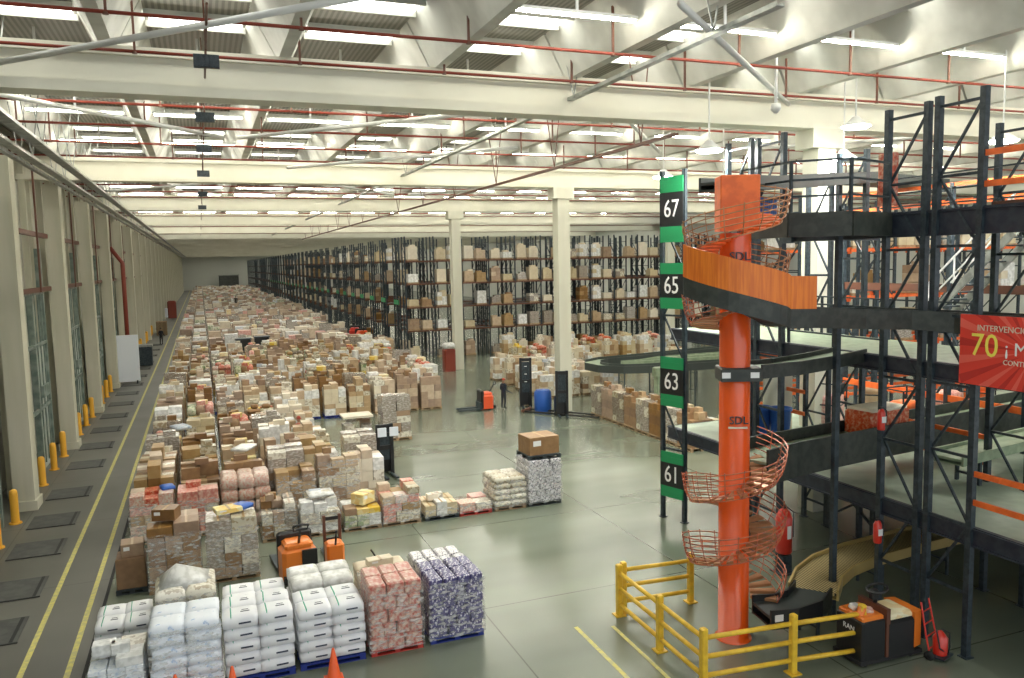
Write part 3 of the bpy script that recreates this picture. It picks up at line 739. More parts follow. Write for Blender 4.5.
def rack(x0, y0, nb, label, group, beam_mat='dkrust', block_decks=False):
    t = thing('pallet_rack', label, 'rack', (x0, y0, 0), 0, group)
    for i in range(nb + 1):
        o = put('upright_frame', um, t, (i * BAY, 0, 0)); put('brace', bm, o)
    key = (nb, beam_mat)
    if key not in rackbeam:
        rackbeam[key] = MB().b2(.05, BAY - .05, -.03, .03, -.13, 0).b2(.03, .07, -.05, .05, -.22, .05).b2(BAY - .07, BAY - .03, -.05, .05, -.22, .05).mesh('beam', M[beam_mat])
    for z in LV:
        for i in range(nb):
            put('beam', rackbeam[key], t, (i * BAY, -.06, z)); put('beam', rackbeam[key], t, (i * BAY, 1.16, z))
            if block_decks: put('light_block_deck', BLOCKM, t, (i * BAY, 0, z))
    return t
rack(17.0, 70, 16, 'long dark pallet rack facing the camera across the hall', None, block_decks=True)
LOADSM = []
rl = random.Random(5)
def rack_goods(rng, kind, h):
    g = MB(); P = PAL[kind]; mi = rng.choices(range(len(P)), [6] + [1.5] * (len(P) - 1))[0]
    g.b2(-.5, .5, -.5, .5, 0, .12, len(P))
    if rng.random() < .5: g.box((0, 0, .12 + h / 2), (.86, .9, h), mi)
    else:
        for i in (-1, 1):
            for L in range(3): g.box((i * .225, 0, .12 + (L + .5) * h / 3), (.43, .9, h / 3 - .01), mi if rng.random() < .8 else 0)
    if rng.random() < .5: g.box((rng.uniform(-.2, .2), 0, .12 + h + .08), (.5, .5, .16), 0)
    return g.mesh('goods', [M[p] for p in P] + [M['wood']])
RG = [(k, rack_goods(rl, k, h)) for k in ('pale', 'tan', 'pale', 'pale', 'brown', 'pale', 'film', 'tan', 'white') for h in (.55, .75, .9, 1.15)]
fl = ['floor level', 'first shelf', 'second shelf', 'third shelf', 'top shelf']
for li, z in enumerate([0.0] + LV):
    c = 0
    for b in range(16):
        for s in (0, 1):
            c += 1
            if rl.random() < (.10 if li else .45): continue
            k, me = rl.choice(RG)
            o = bpy.data.objects.new('rack_load', me); COL.objects.link(o); o.location = (17.0 + b * BAY + .72 + s * 1.2, 70.5, z)
            tag(o, '%s load at %s of the facing rack, %s place from the left' % (WORD[k].split()[0], fl[li], nth(c)), 'pallet load', 'loads in the facing rack')
# receding rack rows seen by their ends
rr = 0; y = 72.3
while y < 318:
    rr += 1
    rack(17.0 if y < 110 else 16.6, y, 15 if rr < 5 else (2 if rr < 40 else 1), 'dark pallet rack seen end-on, %s behind the facing rack' % nth(rr), 'racks receding down the hall', block_decks=rr < 5)
    if rr % 2 == 0:
        for li, z in enumerate([0.0] + LV):
            if rl.random() < .12 or y > 190: continue
            k, me = rl.choice(RG)
            o = bpy.data.objects.new('rack_load', me); COL.objects.link(o); o.location = (17.72, y + .5, z)
            tag(o, '%s load at %s in the aisle end of the %s receding rack' % (WORD[k].split()[0], fl[li], nth(rr)), 'pallet load', 'loads at the aisle ends of the racks')
    elif y < 170:
        k, me = rl.choice(RG)
        o = bpy.data.objects.new('rack_load', me); COL.objects.link(o); o.location = (17.72, y + .5, LV[3])
        tag(o, '%s load on the top shelf end of the %s receding rack' % (WORD[k].split()[0], nth(rr)), 'pallet load', 'loads at the aisle ends of the racks')
    if rr % 2 and rr < 50:
        tag(MB().b2(-.03, .03, 0, 1.9, 0, .42).build('aisle_sign', M['green'], loc=((17.0 if y < 110 else 16.6) - .1, y + .2, 4.75)), 'small green aisle sign on the end of the %s receding rack' % nth(rr), 'sign', 'green signs on the rack ends')
    y += 1.35 if rr % 2 else 4.4

def forks(g, x0, L, m=0, y=.27, w=.16):
    for s in (-1, 1): g.b2(x0, x0 + L, s * y - w / 2, s * y + w / 2, .05, .11, m)
    return g
# ------------------------------------------------------------------ mezzanine and rack uprights on the right
def post_mb(h, w=.13):
    g = MB().b2(-w / 2, w / 2, -w / 2, w / 2, 0, h).b2(-w * .85, w * .85, -w * .85, w * .85, 0, .025)
    return g
def tower(x, ya, yb, h, label, step=1.45, w=.13):
    t = thing('rack_upright', label, 'rack frame', (x, ya, 0)); d = yb - ya
    pm_ = post_mb(h, w).mesh('post', M['steel'])
    put('post', pm_, t); put('post', pm_, t, (0, d, 0))
    z = (h - .22) % step; k = 0
    while z < h - .1:
        MB().bar((0, .04, z), (0, d - .04, z), .05, .06).build('strut', M['steel'], t)
        if z + step < h + .1: MB().bar((.02, .04 if k % 2 else d - .04, z), (.02, d - .04 if k % 2 else .04, min(z + step, h - .1)), .045, .05).build('brace', M['steel'], t)
        z += step; k += 1
    return t
tower(14.6, 11.65, 12.7, 11.75, 'tallest dark rack upright, right of the foreground pair')
tower(14.6, 12.97, 14.02, 11.70, 'dark rack upright standing behind the orange and black pallet truck')
tower(14.6, 17.5, 18.55, 11.75, 'dark rack upright right of the orange spiral column')
tower(14.6, 18.85, 19.9, 11.80, 'dark rack upright directly behind the orange spiral column')
tower(18.0, 12.9, 13.95, 11.55, 'dark rack upright behind the red banner at the right edge')
tower(18.0, 18.05, 19.1, 11.5, 'dark rack upright in the second line between the foreground frames')
tower(18.0, 19.4, 20.4, 11.0, 'dark rack upright in the second line left of the red panel', w=.12)
tower(21.4, 14.5, 15.5, 11.0, 'dark rack upright in the third line behind the tallest upright', w=.12)
tower(21.4, 18.05, 19.1, 10.6, 'dark rack upright in the third line behind the stairs', w=.12)
tower(24.8, 16.0, 17.0, 10.4, 'dark rack upright in the fourth line, upper right background', w=.12)
tower(24.8, 20.0, 21.0, 10.4, 'dark rack upright in the fourth line, far behind the spiral', w=.12)
for i, (x, y) in enumerate(((28.2, 18.0), (28.2, 22.5), (21.4, 22.4), (24.8, 24.2), (31.6, 21))):
    tower(x, y, y + 1.0, 10.2, 'slim dark rack upright deep in the mezzanine, %s of five' % nth(i + 1), w=.11)
# sign tower
st = tower(14.12, 21.45, 22.35, 11.25, 'dark upright tower carrying the green signs 67 65 63 61', w=.12)
st.rotation_euler.z = .3
def text(name, s, size, m, parent, loc, rot, ext=.01):
    cu = bpy.data.curves.new(name, 'FONT'); cu.body = s; cu.size = size; cu.extrude = ext; cu.align_x = 'CENTER'; cu.align_y = 'CENTER'; cu.resolution_u = 3
    cu.materials.append(m); o = bpy.data.objects.new(name, cu); COL.objects.link(o); o.parent = parent; o.location = loc; o.rotation_euler = rot
    bpy.context.view_layer.update(); me = bpy.data.meshes.new_from_object(o.evaluated_get(bpy.context.evaluated_depsgraph_get())); n = bpy.data.objects.new(name, me); COL.objects.link(n)
    n.parent = parent; n.location = loc; n.rotation_euler = rot; bpy.data.objects.remove(o); return n
for n_, zt, zb in (('67', 11.05, 9.0), ('65', 8.35, 6.9), ('63', 5.35, 3.75), ('61', 2.25, .75)):
    t = thing('level_sign', {'67': 'topmost', '65': 'second highest', '63': 'third highest', '61': 'lowest'}[n_] + ' green and black number sign on the dark upright tower', 'sign', (13.90, 21.83, zb)); h = zt - zb
    t.rotation_euler.z = 0
    yaw = .3
    t.rotation_euler.z = yaw
    MB().b2(-.02, .0, -.46, .46, h * .24, h * .76).build('number_panel', M['black'], t)
    g = MB()
    for a, b in ((0, .24), (.76, 1.0)): g.b2(-.025, .0, -.46, .46, h * a, h * b); g.b2(-.03, -.02, -.46, .46, h * (a + b) / 2 - .02, h * (a + b) / 2 + .02)
    g.build('green_band', M['green'], t)
    o = text('number', n_, .62, M['textw'], t, (-.035, 0, h * .5), (PI / 2, 0, -PI / 2), .006)
    o.scale.y = 1.25
# decks
def deck(name, x0, x1, y0, y1, z, label, edge=.36, m='deck', left=True):
    t = thing(name, label, 'mezzanine deck', (x0, y0, z))
    MB().b2(0, x1 - x0, 0, y1 - y0, -.08, 0).build('deck_plate', M[m], t)
    e = MB()
    e.b2(-.06, .06, 0, y1 - y0, -edge, .02).b2(-.10, .10, 0, y1 - y0, -.04, .0).b2(-.10, .10, 0, y1 - y0, -edge - .02, -edge + .02)
    e.b2(0, x1 - x0, -.05, .05, -edge, 0).b2(0, x1 - x0, y1 - y0 - .05, y1 - y0 + .05, -edge, 0)
    e.build('edge_beam', M['navy'], t)
    j = MB(); yy = 1.2
    while yy < y1 - y0 - .5: j.b2(.06, x1 - x0, yy, yy + .07, -.28, -.08); yy += 1.5
    j.build('joists', M['deckedge'], t)
    return t
d1 = deck('mezzanine_deck', 14.67, 31, 6.0, 23.2, 2.8, 'lowest grey-green mezzanine deck with navy edge beam at waist height')
for (x, y) in ((18, 17.5), (18, 19.24), (22, 13.5), (22, 18.5), (26, 15.5), (27, 21), (18, 9.5), (14.9, 8.5), (24, 10), (30.5, 12), (30.5, 19)):
    put('support_post', post_mb(2.45, .15).mesh('support_post', M['steel']), d1, (x - 14.67, y - 6, -2.8))
MB().bar((3.33, 11.5, -2.3), (3.33, 13.2, -1.2), .06).bar((3.33, 13.2, -2.4), (3.33, 11.5, -1.3), .06).build('cross_brace', M['steel'], d1)
deck('mezzanine_deck', 14.67, 17.6, 6.0, 23.0, 6.15, 'middle mezzanine walkway deck level with the red banner', .34, 'belt')
deck('mezzanine_deck', 14.67, 17.8, 6.0, 17.4, 9.40, 'top mezzanine deck with deep dark edge above the banner', .52, 'deckedge')
# top platform reaching left towards the spiral
t = thing('landing_platform', 'dark landing platform jutting left from the top deck beside the spiral', 'platform', (12.0, 14.2, 9.42))
MB().prism([(0, 0), (.9, -.9), (2.6, -.3), (2.6, 2.2), (.2, 1.8)], -.08, 0).build('deck_plate', M['deckedge'], t)
MB().bar((0, 0, -.27), (.9, -.9, -.27), .08, .5).bar((.9, -.9, -.27), (2.6, -.3, -.27), .08, .5).bar((0, 0, -.27), (.2, 1.8, -.27), .08, .5).build('edge_beam', M['deckedge'], t)
hr = MB(); P4 = [(.05, 1.7), (.05, 0), (.9, -.85), (2.55, -.28)]
for z in (.35, .7, 1.1):
    for a, b in zip(P4, P4[1:]): hr.bar((*a, z), (*b, z), .045)
hr.build('handrail', M['steel'], t)
for p in P4: MB().bar((*p, 0), (*p, 1.12), .06).build('rail_post', M['steel'], t)
put('support_post', post_mb(9.35, .12).mesh('support_post', M['steel']), t, (1.35, -.05 + .9 - .9, -9.42))
# guard rails on the decks (orange)
def rails(y0, y1, zs, x, label, m='orange', w=.05, h=.12):
    t = thing('guard_rail', label, 'railing', (x, y0, zs[0]))
    for z in zs: MB().b2(-w / 2, w / 2, 0, y1 - y0, z - zs[0] - h / 2, z - zs[0] + h / 2).build('rail', M[m], t)
    return t
rails(7.6, 11.6, (3.36, 3.96), 14.6, 'two orange guard rails over the lowest deck at the right edge')
rails(7.6, 11.6, (9.84, 10.45), 14.6, 'two orange beams on the tallest upright at the top right')
rails(8.5, 12.9, (10.0, 10.9), 18.0, 'orange beams behind the top right rack uprights')
rails(8.0, 12.9, (3.4, 4.1), 18.0, 'orange rails deeper on the lowest deck at the right edge')
rails(14.05, 17.4, (3.25, 3.9), 18.0, 'orange-brown rails on the lowest deck behind the red tote')
rails(20.0, 23, (3.5, 4.2, 4.9), 17.6, 'orange shelf beams left of the spiral behind the sign tower')
rails(13, 23, (10.0, 10.55), 21.4, 'long orange beams on the top level in the background')
rails(14, 22, (9.75, 10.3), 24.8, 'rear orange beams on the top level in the background')
rails(12, 23, (4.0, ), 21.4, 'orange beam across the lowest deck in the background', h=.2)
rails(12, 23, (7.4, ), 21.4, 'rust-brown beam behind the stairs in the background', 'dkrust', h=.25)
rails(6.5, 14, (8.9 + .7, ), 17.9, 'brown beam lying along the back of the top deck', 'dkrust', h=.2)
def rungs(x, y0, y1, z0, n, label):
    t = thing('hand_railing', label, 'railing', (x, y0, z0)); L = y1 - y0
    for q in (.35, .7, 1.1): MB().b2(-.02, .02, 0, L, q - .02, q + .02).build('rail', M['steel'], t)
    for i in range(n): MB().b2(-.03, .03, i * L / (n - 1) - .03, i * L / (n - 1) + .03, 0, 1.1).build('rail_post', M['steel'], t)
rungs(17.5, 14.1, 23, 6.15, 8, 'dark handrail along the back of the middle walkway')
rungs(17.7, 6.2, 17.3, 9.4, 8, 'dark handrail along the back of the top deck')
rungs(14.75, 14.1, 17.4, 6.15, 3, 'dark handrail along the front of the middle walkway')
# stairs between levels
t = thing('staircase', 'steel staircase rising to the upper right behind the uprights', 'stairs', (20, 17.6, 6.6))
for x in (0, .9): MB().bar((x, 0, 0), (x, -2.6, 2.4), .05, .22).build('stringer', M['galv'], t)
g = MB()
for i in range(11): g.b2(0, .9, -.12 - i * .235, .08 - i * .235, .08 + i * .217, .12 + i * .217)
g.build('treads', M['steel'], t)
g = MB()
for x in (0, .9): g.bar((x, 0, 1.0), (x, -2.6, 3.4), .045).bar((x, 0, .5), (x, -2.6, 2.9), .035)
for i in range(4): g.bar((0, -i * .85, i * .785), (0, -i * .85, i * .785 + 1), .04)
g.build('handrail', M['white'], t)
# shelving goods beyond the mezzanine (dark storage racks with totes)
rack(23.4, 30, 6, 'dark storage rack standing behind the mezzanine decks', None, 'orange')
rack(23.4, 27.0, 6, 'dark storage rack nearer the mezzanine decks', None, 'orange')
c = 0
for li, z in enumerate(LV):
    for b in range(6):
        for s in (0, 1):
            for row, y in ((0, 27.5), (1, 30.5)):
                if rl.random() < (.3 if row == 0 else .7): continue
                k, me = rl.choice(RG); c += 1
                o = bpy.data.objects.new('rack_load', me); COL.objects.link(o); o.location = (23.4 + b * BAY + .72 + s * 1.2, y, z)
                tag(o, '%s load, %s shelf, %s rack behind the mezzanine, %s from the left' % (WORD[k].split()[0], nth(li + 1), ('nearer', 'rear')[row], nth(b * 2 + s + 1)), 'pallet load', 'loads in the racks behind the mezzanine')
# banner
t = thing('banner', 'red banner with a yellow 70 hanging at the right edge', 'banner', (14.5, 11.95, 5.82))
L = 3.2; Hb = 1.42
MB().b2(0, .02, -L, 0, 0, Hb).build('cloth', M['banner'], t)
g = MB()
cx, cz = -1.55, Hb * .55
for i in range(26):
    a = 2 * PI * i / 26; b = a + .11
    def edge(an):
        dx, dz = math.cos(an), math.sin(an); s = 1e9
        if dx > 1e-6: s = min(s, (0 - cx) / dx)
        if dx < -1e-6: s = min(s, (-L - cx) / dx)
        if dz > 1e-6: s = min(s, (Hb - cz) / dz)
        if dz < -1e-6: s = min(s, (0 - cz) / dz)
        return (-.004, cx + dx * s, cz + dz * s)
    p0 = (-.004, cx + .25 * math.cos(a), cz + .25 * math.sin(a))
    g.add([p0, edge(a), edge(b)], [(0, 1, 2)], i % 2)
g.build('sunray_print', [M['bannerdk'], M['bannerlt']], t)
def brow(s, size, m, y, z, sy=1.0):
    o = text('lettering', s, size, m, t, (-.012, y, z), (PI / 2, 0, -PI / 2), .004); o.scale.y = sy; return o
brow('70', .62, M['yeltxt'], -.56, .80, 1.05); 
o = text('lettering', '¡ MIL', .36, M['textw'], t, (-.012, -1.36, .78), (PI / 2, 0, -PI / 2), .004)
brow('INTERVENCION', .17, M['pale'], -1.0, 1.16); brow('CONTIGO', .14, M['pale'], -1.3, .52)
MB().b2(.02, .05, -L, 0, Hb - .04, Hb).build('hem_bar', M['steel'], t)

# ------------------------------------------------------------------ orange spiral conveyor
SX, SY = 10.72, 14.35
t = thing('spiral_conveyor', 'tall glossy orange spiral conveyor column inside the yellow guard rail', 'spiral conveyor', (SX, SY, 0))
MB().lathe([(.40, 0), (.40, .03), (.33, .04), (.33, 9.0)], n=40).build('column', M['orange_col'], t)
MB().bevbox((-.0, -.12, 9.62), (.82, .62, 1.15), .02).build('drive_cover', M['orange'], t).rotation_euler.z = -.42
for zz in (6.0,): 
    MB().bevbox((.05, -.1, zz), (.86, .72, .28), .02).build('clamp_band', M['deckedge'], t).rotation_euler.z = -.42
    for sx_ in (-.28, .32): MB().b2(sx_ - .09, sx_ + .09, -.48, -.463, zz - .06, zz + .06).build('plate_label', M['white'], t).rotation_euler.z = -.42
def helix(r, z0, z1, turns, a0, n=28, rz=0):
    N = max(6, int(abs(turns) * n)); return [(r * math.cos(a0 + 2 * PI * turns * i / N), r * math.sin(a0 + 2 * PI * turns * i / N), z0 + (z1 - z0) * i / N) for i in range(N + 1)]
def spiral(z0, z1, turns, a0, m1, m2, rr=(.55, .72, .9, 1.05)):
    g = MB(); P = helix(1, z0, z1, turns, a0, 40); vs = []
    for p in P:
        vs += [(p[0] * .36, p[1] * .36, p[2]), (p[0] * .92, p[1] * .92, p[2]), (p[0] * .92, p[1] * .92, p[2] + .06), (p[0] * .36, p[1] * .36, p[2] + .06)]
    fs = []
    for i in range(len(P) - 1):
        if i % 2: continue                     # slats with gaps
        for k in range(4):
            l = (k + 1) % 4; fs.append((i * 4 + k, i * 4 + l, i * 4 + 4 + l, i * 4 + 4 + k))
        fs += [(i * 4, i * 4 + 3, i * 4 + 2, i * 4 + 1), (i * 4 + 4, i * 4 + 5, i * 4 + 6, i * 4 + 7)]
    g.add(vs, fs); g.build('slat_belt', M[m1], t)
    for dz, r in ((.02, .95), (.14, 1.02), (.26, 1.06), (.38, 1.09), (.50, 1.11), (.62, 1.12)):
        MB().tube(helix(r, z0 + dz, z1 + dz, turns, a0), .013, 5).build('guard_wire', M[m2], t)
    g = MB(); N = int(abs(turns) * 18)
    for i in range(N):
        a = a0 + 2 * PI * turns * i / N; z = z0 + (z1 - z0) * i / N
        g.tube([(.93 * math.cos(a), .93 * math.sin(a), z), (1.06 * math.cos(a), 1.06 * math.sin(a), z + .25), (1.13 * math.cos(a), 1.13 * math.sin(a), z + .66)], .012, 4)
    g.build('guard_stanchions', M[m2], t)
spiral(.95, 4.0, 2.2, -.8, 'bronze', 'spiral')
spiral(7.5, 9.6, 1.6, -2.6, 'orange', 'bronze')
spiral(6.9, 7.5, .45, 1.9, 'bronze', 'spiral')
def curved_text(s, z, size):
    o = text('lettering', s, size, M['black'], t, (-.13, -.325, z), (PI / 2, 0, -.42), .02); return o
curved_text('SDL', 8.5, .26); curved_text('SDL', 5.0, .24)
for z in (8.32, 4.84): MB().b2(-.2, .2, -.352, -.30, z - .015, z + .02).build('decal_line', M['pale'], t).rotation_euler.z = -.42

# ------------------------------------------------------------------ conveyors
def arc(cx, cy, r, a0, a1, z0, z1=None, n=10):
    z1 = z0 if z1 is None else z1
    return [(cx + r * math.cos(a0 + (a1 - a0) * i / n), cy + r * math.sin(a0 + (a1 - a0) * i / n), z0 + (z1 - z0) * i / n) for i in range(n + 1)]
def conveyor(label, path, w, side, bed, frame, legs=(), side_m=None, legm='steel'):
    t = thing('conveyor', label, 'conveyor', path[0]); o0 = Vector(path[0]); P = [Vector(p) - o0 for p in path]
    MB().ribbon(P, -w / 2, w / 2, -.06, 0).build('belt', M[bed], t)
    for s in (-1, 1):
        MB().ribbon(P, s * w / 2, s * (w / 2 + .05), -side * .65, side * .35).build('side_rail', M[side_m or frame], t)
    g = MB().ribbon(P, -w / 2, w / 2, -side * .6, -side * .5); g.build('underside_pan', M[frame], t)
    for (x, y) in legs:
        z = o0.z
        for p in path:
            if (Vector((p[0], p[1])) - Vector((x, y))).length < 1.5: z = p[2]
        z -= side * .6
        g = MB()
        for s in (-1, 1): g.bar((x - o0.x, y + s * w * .4 - o0.y, -o0.z), (x - o0.x, y + s * w * .4 - o0.y, z - o0.z), .06)
        g.bar((x - o0.x, y - w * .4 - o0.y, z * .45 - o0.z), (x - o0.x, y + w * .4 - o0.y, z * .45 - o0.z), .04)
        g.build('leg_frame', M[legm], t)
    return t
# floor-level discharge
P1 = [(10.85, 13.55, .95), (11.4, 13.45, .93), (12.0, 13.55, .92), (12.6, 13.95, .92)]
c1 = conveyor('black curved chute mouth at the foot of the spiral with a white plate', P1, .75, .42, 'darkbelt', 'black', [(12.3, 13.75)])
MB().b2(.02, .22, -.46, -.44, -.1, .04).build('plate_label', M['white'], c1).rotation_euler.z = -.05
P2 = [(12.6, 13.95, .92), (13.3, 14.55, .93), (14.1, 14.95, .95), (15.2, 15.2, .97), (17, 15.35, 1.0), (21, 15.6, 1.0), (26, 15.9, 1.0)]
conveyor('tan roller conveyor running right from the chute under the lowest deck', P2, 1.0, .25, 'roller', 'rail', [(13.4, 14.6), (15.6, 15.25), (18, 15.4), (21.5, 15.6), (25, 15.8)])
# conveyor over the lowest deck with red tote
P3 = [(11.15, 14.5, 4.0), (12.4, 15.0, 3.95), (14, 15.4, 3.9), (16, 15.75, 3.88), (19, 16.2, 3.85), (24, 16.9, 3.85), (30, 17.7, 3.85)]
conveyor('dark conveyor leaving the spiral over the lowest deck carrying a red box', P3, 1.0, .80, 'belt', 'deckedge')
P3b = [(16.5, 13.9, 3.6), (20, 14.5, 3.6), (25, 15.3, 3.6), (30, 16.1, 3.6)]
conveyor('green-grey belt conveyor low over the deck in front of the carrying one', P3b, .8, .25, 'belt', 'belt', [])
for i, (x, y) in enumerate(((17.5, 14.07), (21, 14.66), (25, 15.3))):
    MBx = MB().b2(x - .04, x + .04, y - .35, y - .28, 2.8, 3.45).b2(x - .04, x + .04, y + .28, y + .35, 2.8, 3.45).b2(x - .03, x + .03, y - .35, y + .35, 3.0, 3.05)
    tag(MBx.build('conveyor_stand', M['steel']), 'small dark stand under the green-grey belt, %s from the left' % nth(i + 1), 'stand', 'stands under the belt')
t = thing('hand_forks', 'dark hand pallet jack forks lying behind the violet bottle load', 'pallet jack', (4.3, 20.6, 0), .15); forks(MB(), 0, 1.7, y=.25, w=.14).build('fork', M['black'], t); MB().bevbox((-.1, 0, .25), (.25, .6, .4), .05).build('pump_body', M['black'], t); MB().tube([(-.15, 0, .4), (-.5, 0, 1.0)], .025, 8).build('tiller', M['black'], t)
def bag(x, y, z, s, m, label):
    o = MB().sack((0, 0, s[2] / 2), s, 0).build('plastic_bag', M[m]); o.location = (x, y, z - .03); o.rotation_euler.z = x; o.scale.z = .6
    tag(o, label, 'bag')
bag(.72, 23.2, 1.78, (.5, .45, .3), 'blueplas', 'dark blue plastic bag on the grey-film carton load')
bag(-1.35, 27.3, 1.52, (.5, .4, .25), 'blueplas', 'dark blue bag on the red and green packs')
bag(-1.2, 38.6, 1.3, (.9, .7, .35), 'bluew', 'pale blue bag high on the stored loads near the yellow line')
bag(1.1, 29.2, 2.15, (.9, .6, .25), 'whitec', 'white crumpled bag on a tan load in the first field rows')
bag(3.2, 25.7, 1.18, (.8, .7, .25), 'whitec', 'white plastic bag over the white-topped load')
t = thing('tote_box', 'red-sided flat box with a pale load on the dark conveyor', 'box', (16.3, 15.82, 3.9), .12)
MB().bevbox((0, 0, .3), (1.5, .85, .6), .05).build('box_body', M['redw'], t); MB().sack((0, 0, .62), (1.4, .8, .14)).build('pale_load', M['pale'], t)
# level-7 discharge with the amber guard
P4 = arc(SX - .05, SY - .05, 1.1, -3.0, -1.3, 8.0, 7.32, 12) + [(11.6, 13.22, 7.3), (13.0, 13.3, 7.2), (14.25, 13.1, 7.15), (14.95, 12.3, 7.1), (15.1, 10.5, 7.1), (15.1, 7.0, 7.1)]
c4 = conveyor('dark curved conveyor wrapping the spiral and running above the banner', P4, .62, .42, 'darkbelt', 'deckedge')
o0 = Vector(P4[0]); gp = [Vector(p) - o0 for p in P4[:14]]
MB().ribbon(gp[:14] , .34, .37, .12, .78).build('amber_guard', M['orange_guard'], c4)
MB().ribbon(gp[3:14], -.37, -.34, .10, .6).build('amber_guard', M['orange_guard'], c4)
MB().b2(.7, .9, -.0, .02, -.2, -.08).build('plate_label', M['white'], c4, (.15, -1.18, 0))
# level-6 discharge
conveyor('dark conveyor bridge from the clamp band to the middle walkway', [(11.0, 14.2, 6.1), (12.0, 14.25, 6.1), (13.2, 14.6, 6.1), (14.6, 15.0, 6.15)], .7, .3, 'belt', 'deckedge')
# top infeed
conveyor('grey belt conveyor rising right from the top of the orange cover', [(10.7, 14.9, 10.15), (12.4, 15.8, 10.25), (15, 17.2, 10.5), (18.5, 18.8, 10.8), (24, 21, 10.9)], .9, .32, 'darkbelt', 'darkbelt')
for i, (x, y, w, n) in enumerate(((13.9, 18.1, .42, 'left'), (14.35, 18.2, .42, 'right'))):
    t = thing('tote_stack', 'blue tote stack hanging behind the orange drive cover, %s one' % n, 'tote', (x - .55, y - 1.0, 9.35)); MB().bevbox((0, 0, .32), (w, .4, .64), .03).b2(-w / 2 - .02, w / 2 + .02, -.22, .22, .58, .64).build('tote_body', M['bluebin'], t)
t = thing('tote_shelf', 'small steel shelf carrying the blue totes beside the drive cover', 'shelf', (13.55, 17.15, 9.33)); MB().b2(-.6, .95, -.4, .35, -.06, 0).build('shelf_plate', M['deckedge'], t)
MB().b2(.95, 1.02, -.1, .3, -.5, 0).build('bracket', M['steel'], t)
for i, (x, y) in enumerate(((15.35, 19.3), (15.75, 18.9))):
    t = thing('plastic_bin', 'blue plastic bin with rim on the lowest deck, %s one' % ('left', 'right')[i], 'bin', (x, y, 2.8))
    MB().lathe([(.25, 0), (.30, 1.15), (.34, 1.17), (.34, 1.25), (.29, 1.25), (.25, 1.1)], n=18).build('bin_body', M['blueplas'], t)
# desks and frames on the lowest deck
for i, (x, y) in enumerate(((21.6, 15.9 - 2.6), (24.2, 14.0), (26.5, 12.8))):
    t = thing('packing_table', 'steel packing table on the lowest deck, %s from the left' % nth(i + 1), 'table', (x, y, 2.8), .1)
    MB().b2(-.9, .9, -.4, .4, .85, .9).build('table_top', M['whitec' if i == 1 else 'belt'], t)
    for sx_ in (-.85, .85):
        for sy_ in (-.35, .35): MB().b2(sx_ - .03, sx_ + .03, sy_ - .03, sy_ + .03, 0, .85).build('leg', M['steel'], t)
for i, (x, y, m) in enumerate(((20.3, 18.6, 'orange'), (23.0, 19.4, 'redw'), (25.5, 20.2, 'orange'), (19.3, 20.7, 'redw'), (22, 21.5, 'card2'), (27.5, 18.8, 'redw'))):
    near = thing('roll_container', 'wheeled cage container of coloured packs on the lowest deck, %s of six' % nth(i + 1), 'cage', (x, y, 2.8), .2 * i)
    g = MB()
    for sx_ in (-.5, .5):
        for sy_ in (-.4, .4): g.b2(sx_ - .02, sx_ + .02, sy_ - .02, sy_ + .02, .1, 1.5)
    for z in (.15, .8, 1.5):
        g.b2(-.5, .5, -.41, -.39, z - .02, z + .02).b2(-.5, .5, .39, .41, z - .02, z + .02).b2(-.51, -.49, -.4, .4, z - .02, z + .02).b2(.49, .51, -.4, .4, z - .02, z + .02)
    g.build('cage_frame', M['steel'], near); MB().box((0, 0, .5), (.9, .7, .7)).sack((0, 0, .95), (.85, .7, .35), 0).build('packs', M[m], near)
    for sx_ in (-.4, .4): MB().tube([(sx_, -.03, .06), (sx_, .03, .06)], .06, 10).build('caster', M['rubber'], near)
t = thing('roller_door_panel', 'cream panel with orange head rail behind the lower uprights', 'panel', (17.3, 20.9, 2.8), -.2)
MB().b2(-.5, .5, -.03, .03, 0, 2.4).build('panel_sheet', M['concrete'], t); MB().b2(-.6, .6, -.06, .06, 2.4, 2.6).build('head_rail', M['orange'], t)
# far carousel conveyor
car = arc(19.6, 40.0, 2.2, PI * .5, PI * 1.5, 2.55, 2.55, 14)
car = [(40, 46.2, 2.4)] + [(26, 43.6, 2.4)] + [(22.6, 43.2, 2.4)] + [(21.6, 42.6, 2.4), (21.1, 41.6, 2.4), (21.2, 40.4, 2.4), (22.0, 39.5, 2.4), (23.2, 39.1, 2.4), (28, 38.6, 2.4), (36, 38.2, 2.4)]
conveyor('dark oval sorting conveyor with rounded end beyond the sign tower', car, .9, .42, 'belt', 'darkbelt', [(24, 43.4), (30, 44.5), (23.6, 39.05), (26, 38.8), (30, 38.5)])
conveyor('inner belt of the oval sorting conveyor beyond the sign tower', [(40, 42.3, 2.45), (26, 42.0, 2.45), (22.8, 41.3, 2.45), (28, 41.0, 2.45), (36, 40.6, 2.45)], .6, .2, 'belt', 'belt', [(30, 41.4)])
tag(MB().bevbox((0, 0, .3), (1.6, .5, .5), .05).b2(-.7, -.6, -.2, .2, -2.2, .05).b2(.6, .7, -.2, .2, -2.2, .05).build('drive_unit', M['belt'], loc=(23.0, 36.6, 2.2)), 'green-grey drive unit hanging under the oval conveyor', 'machine')

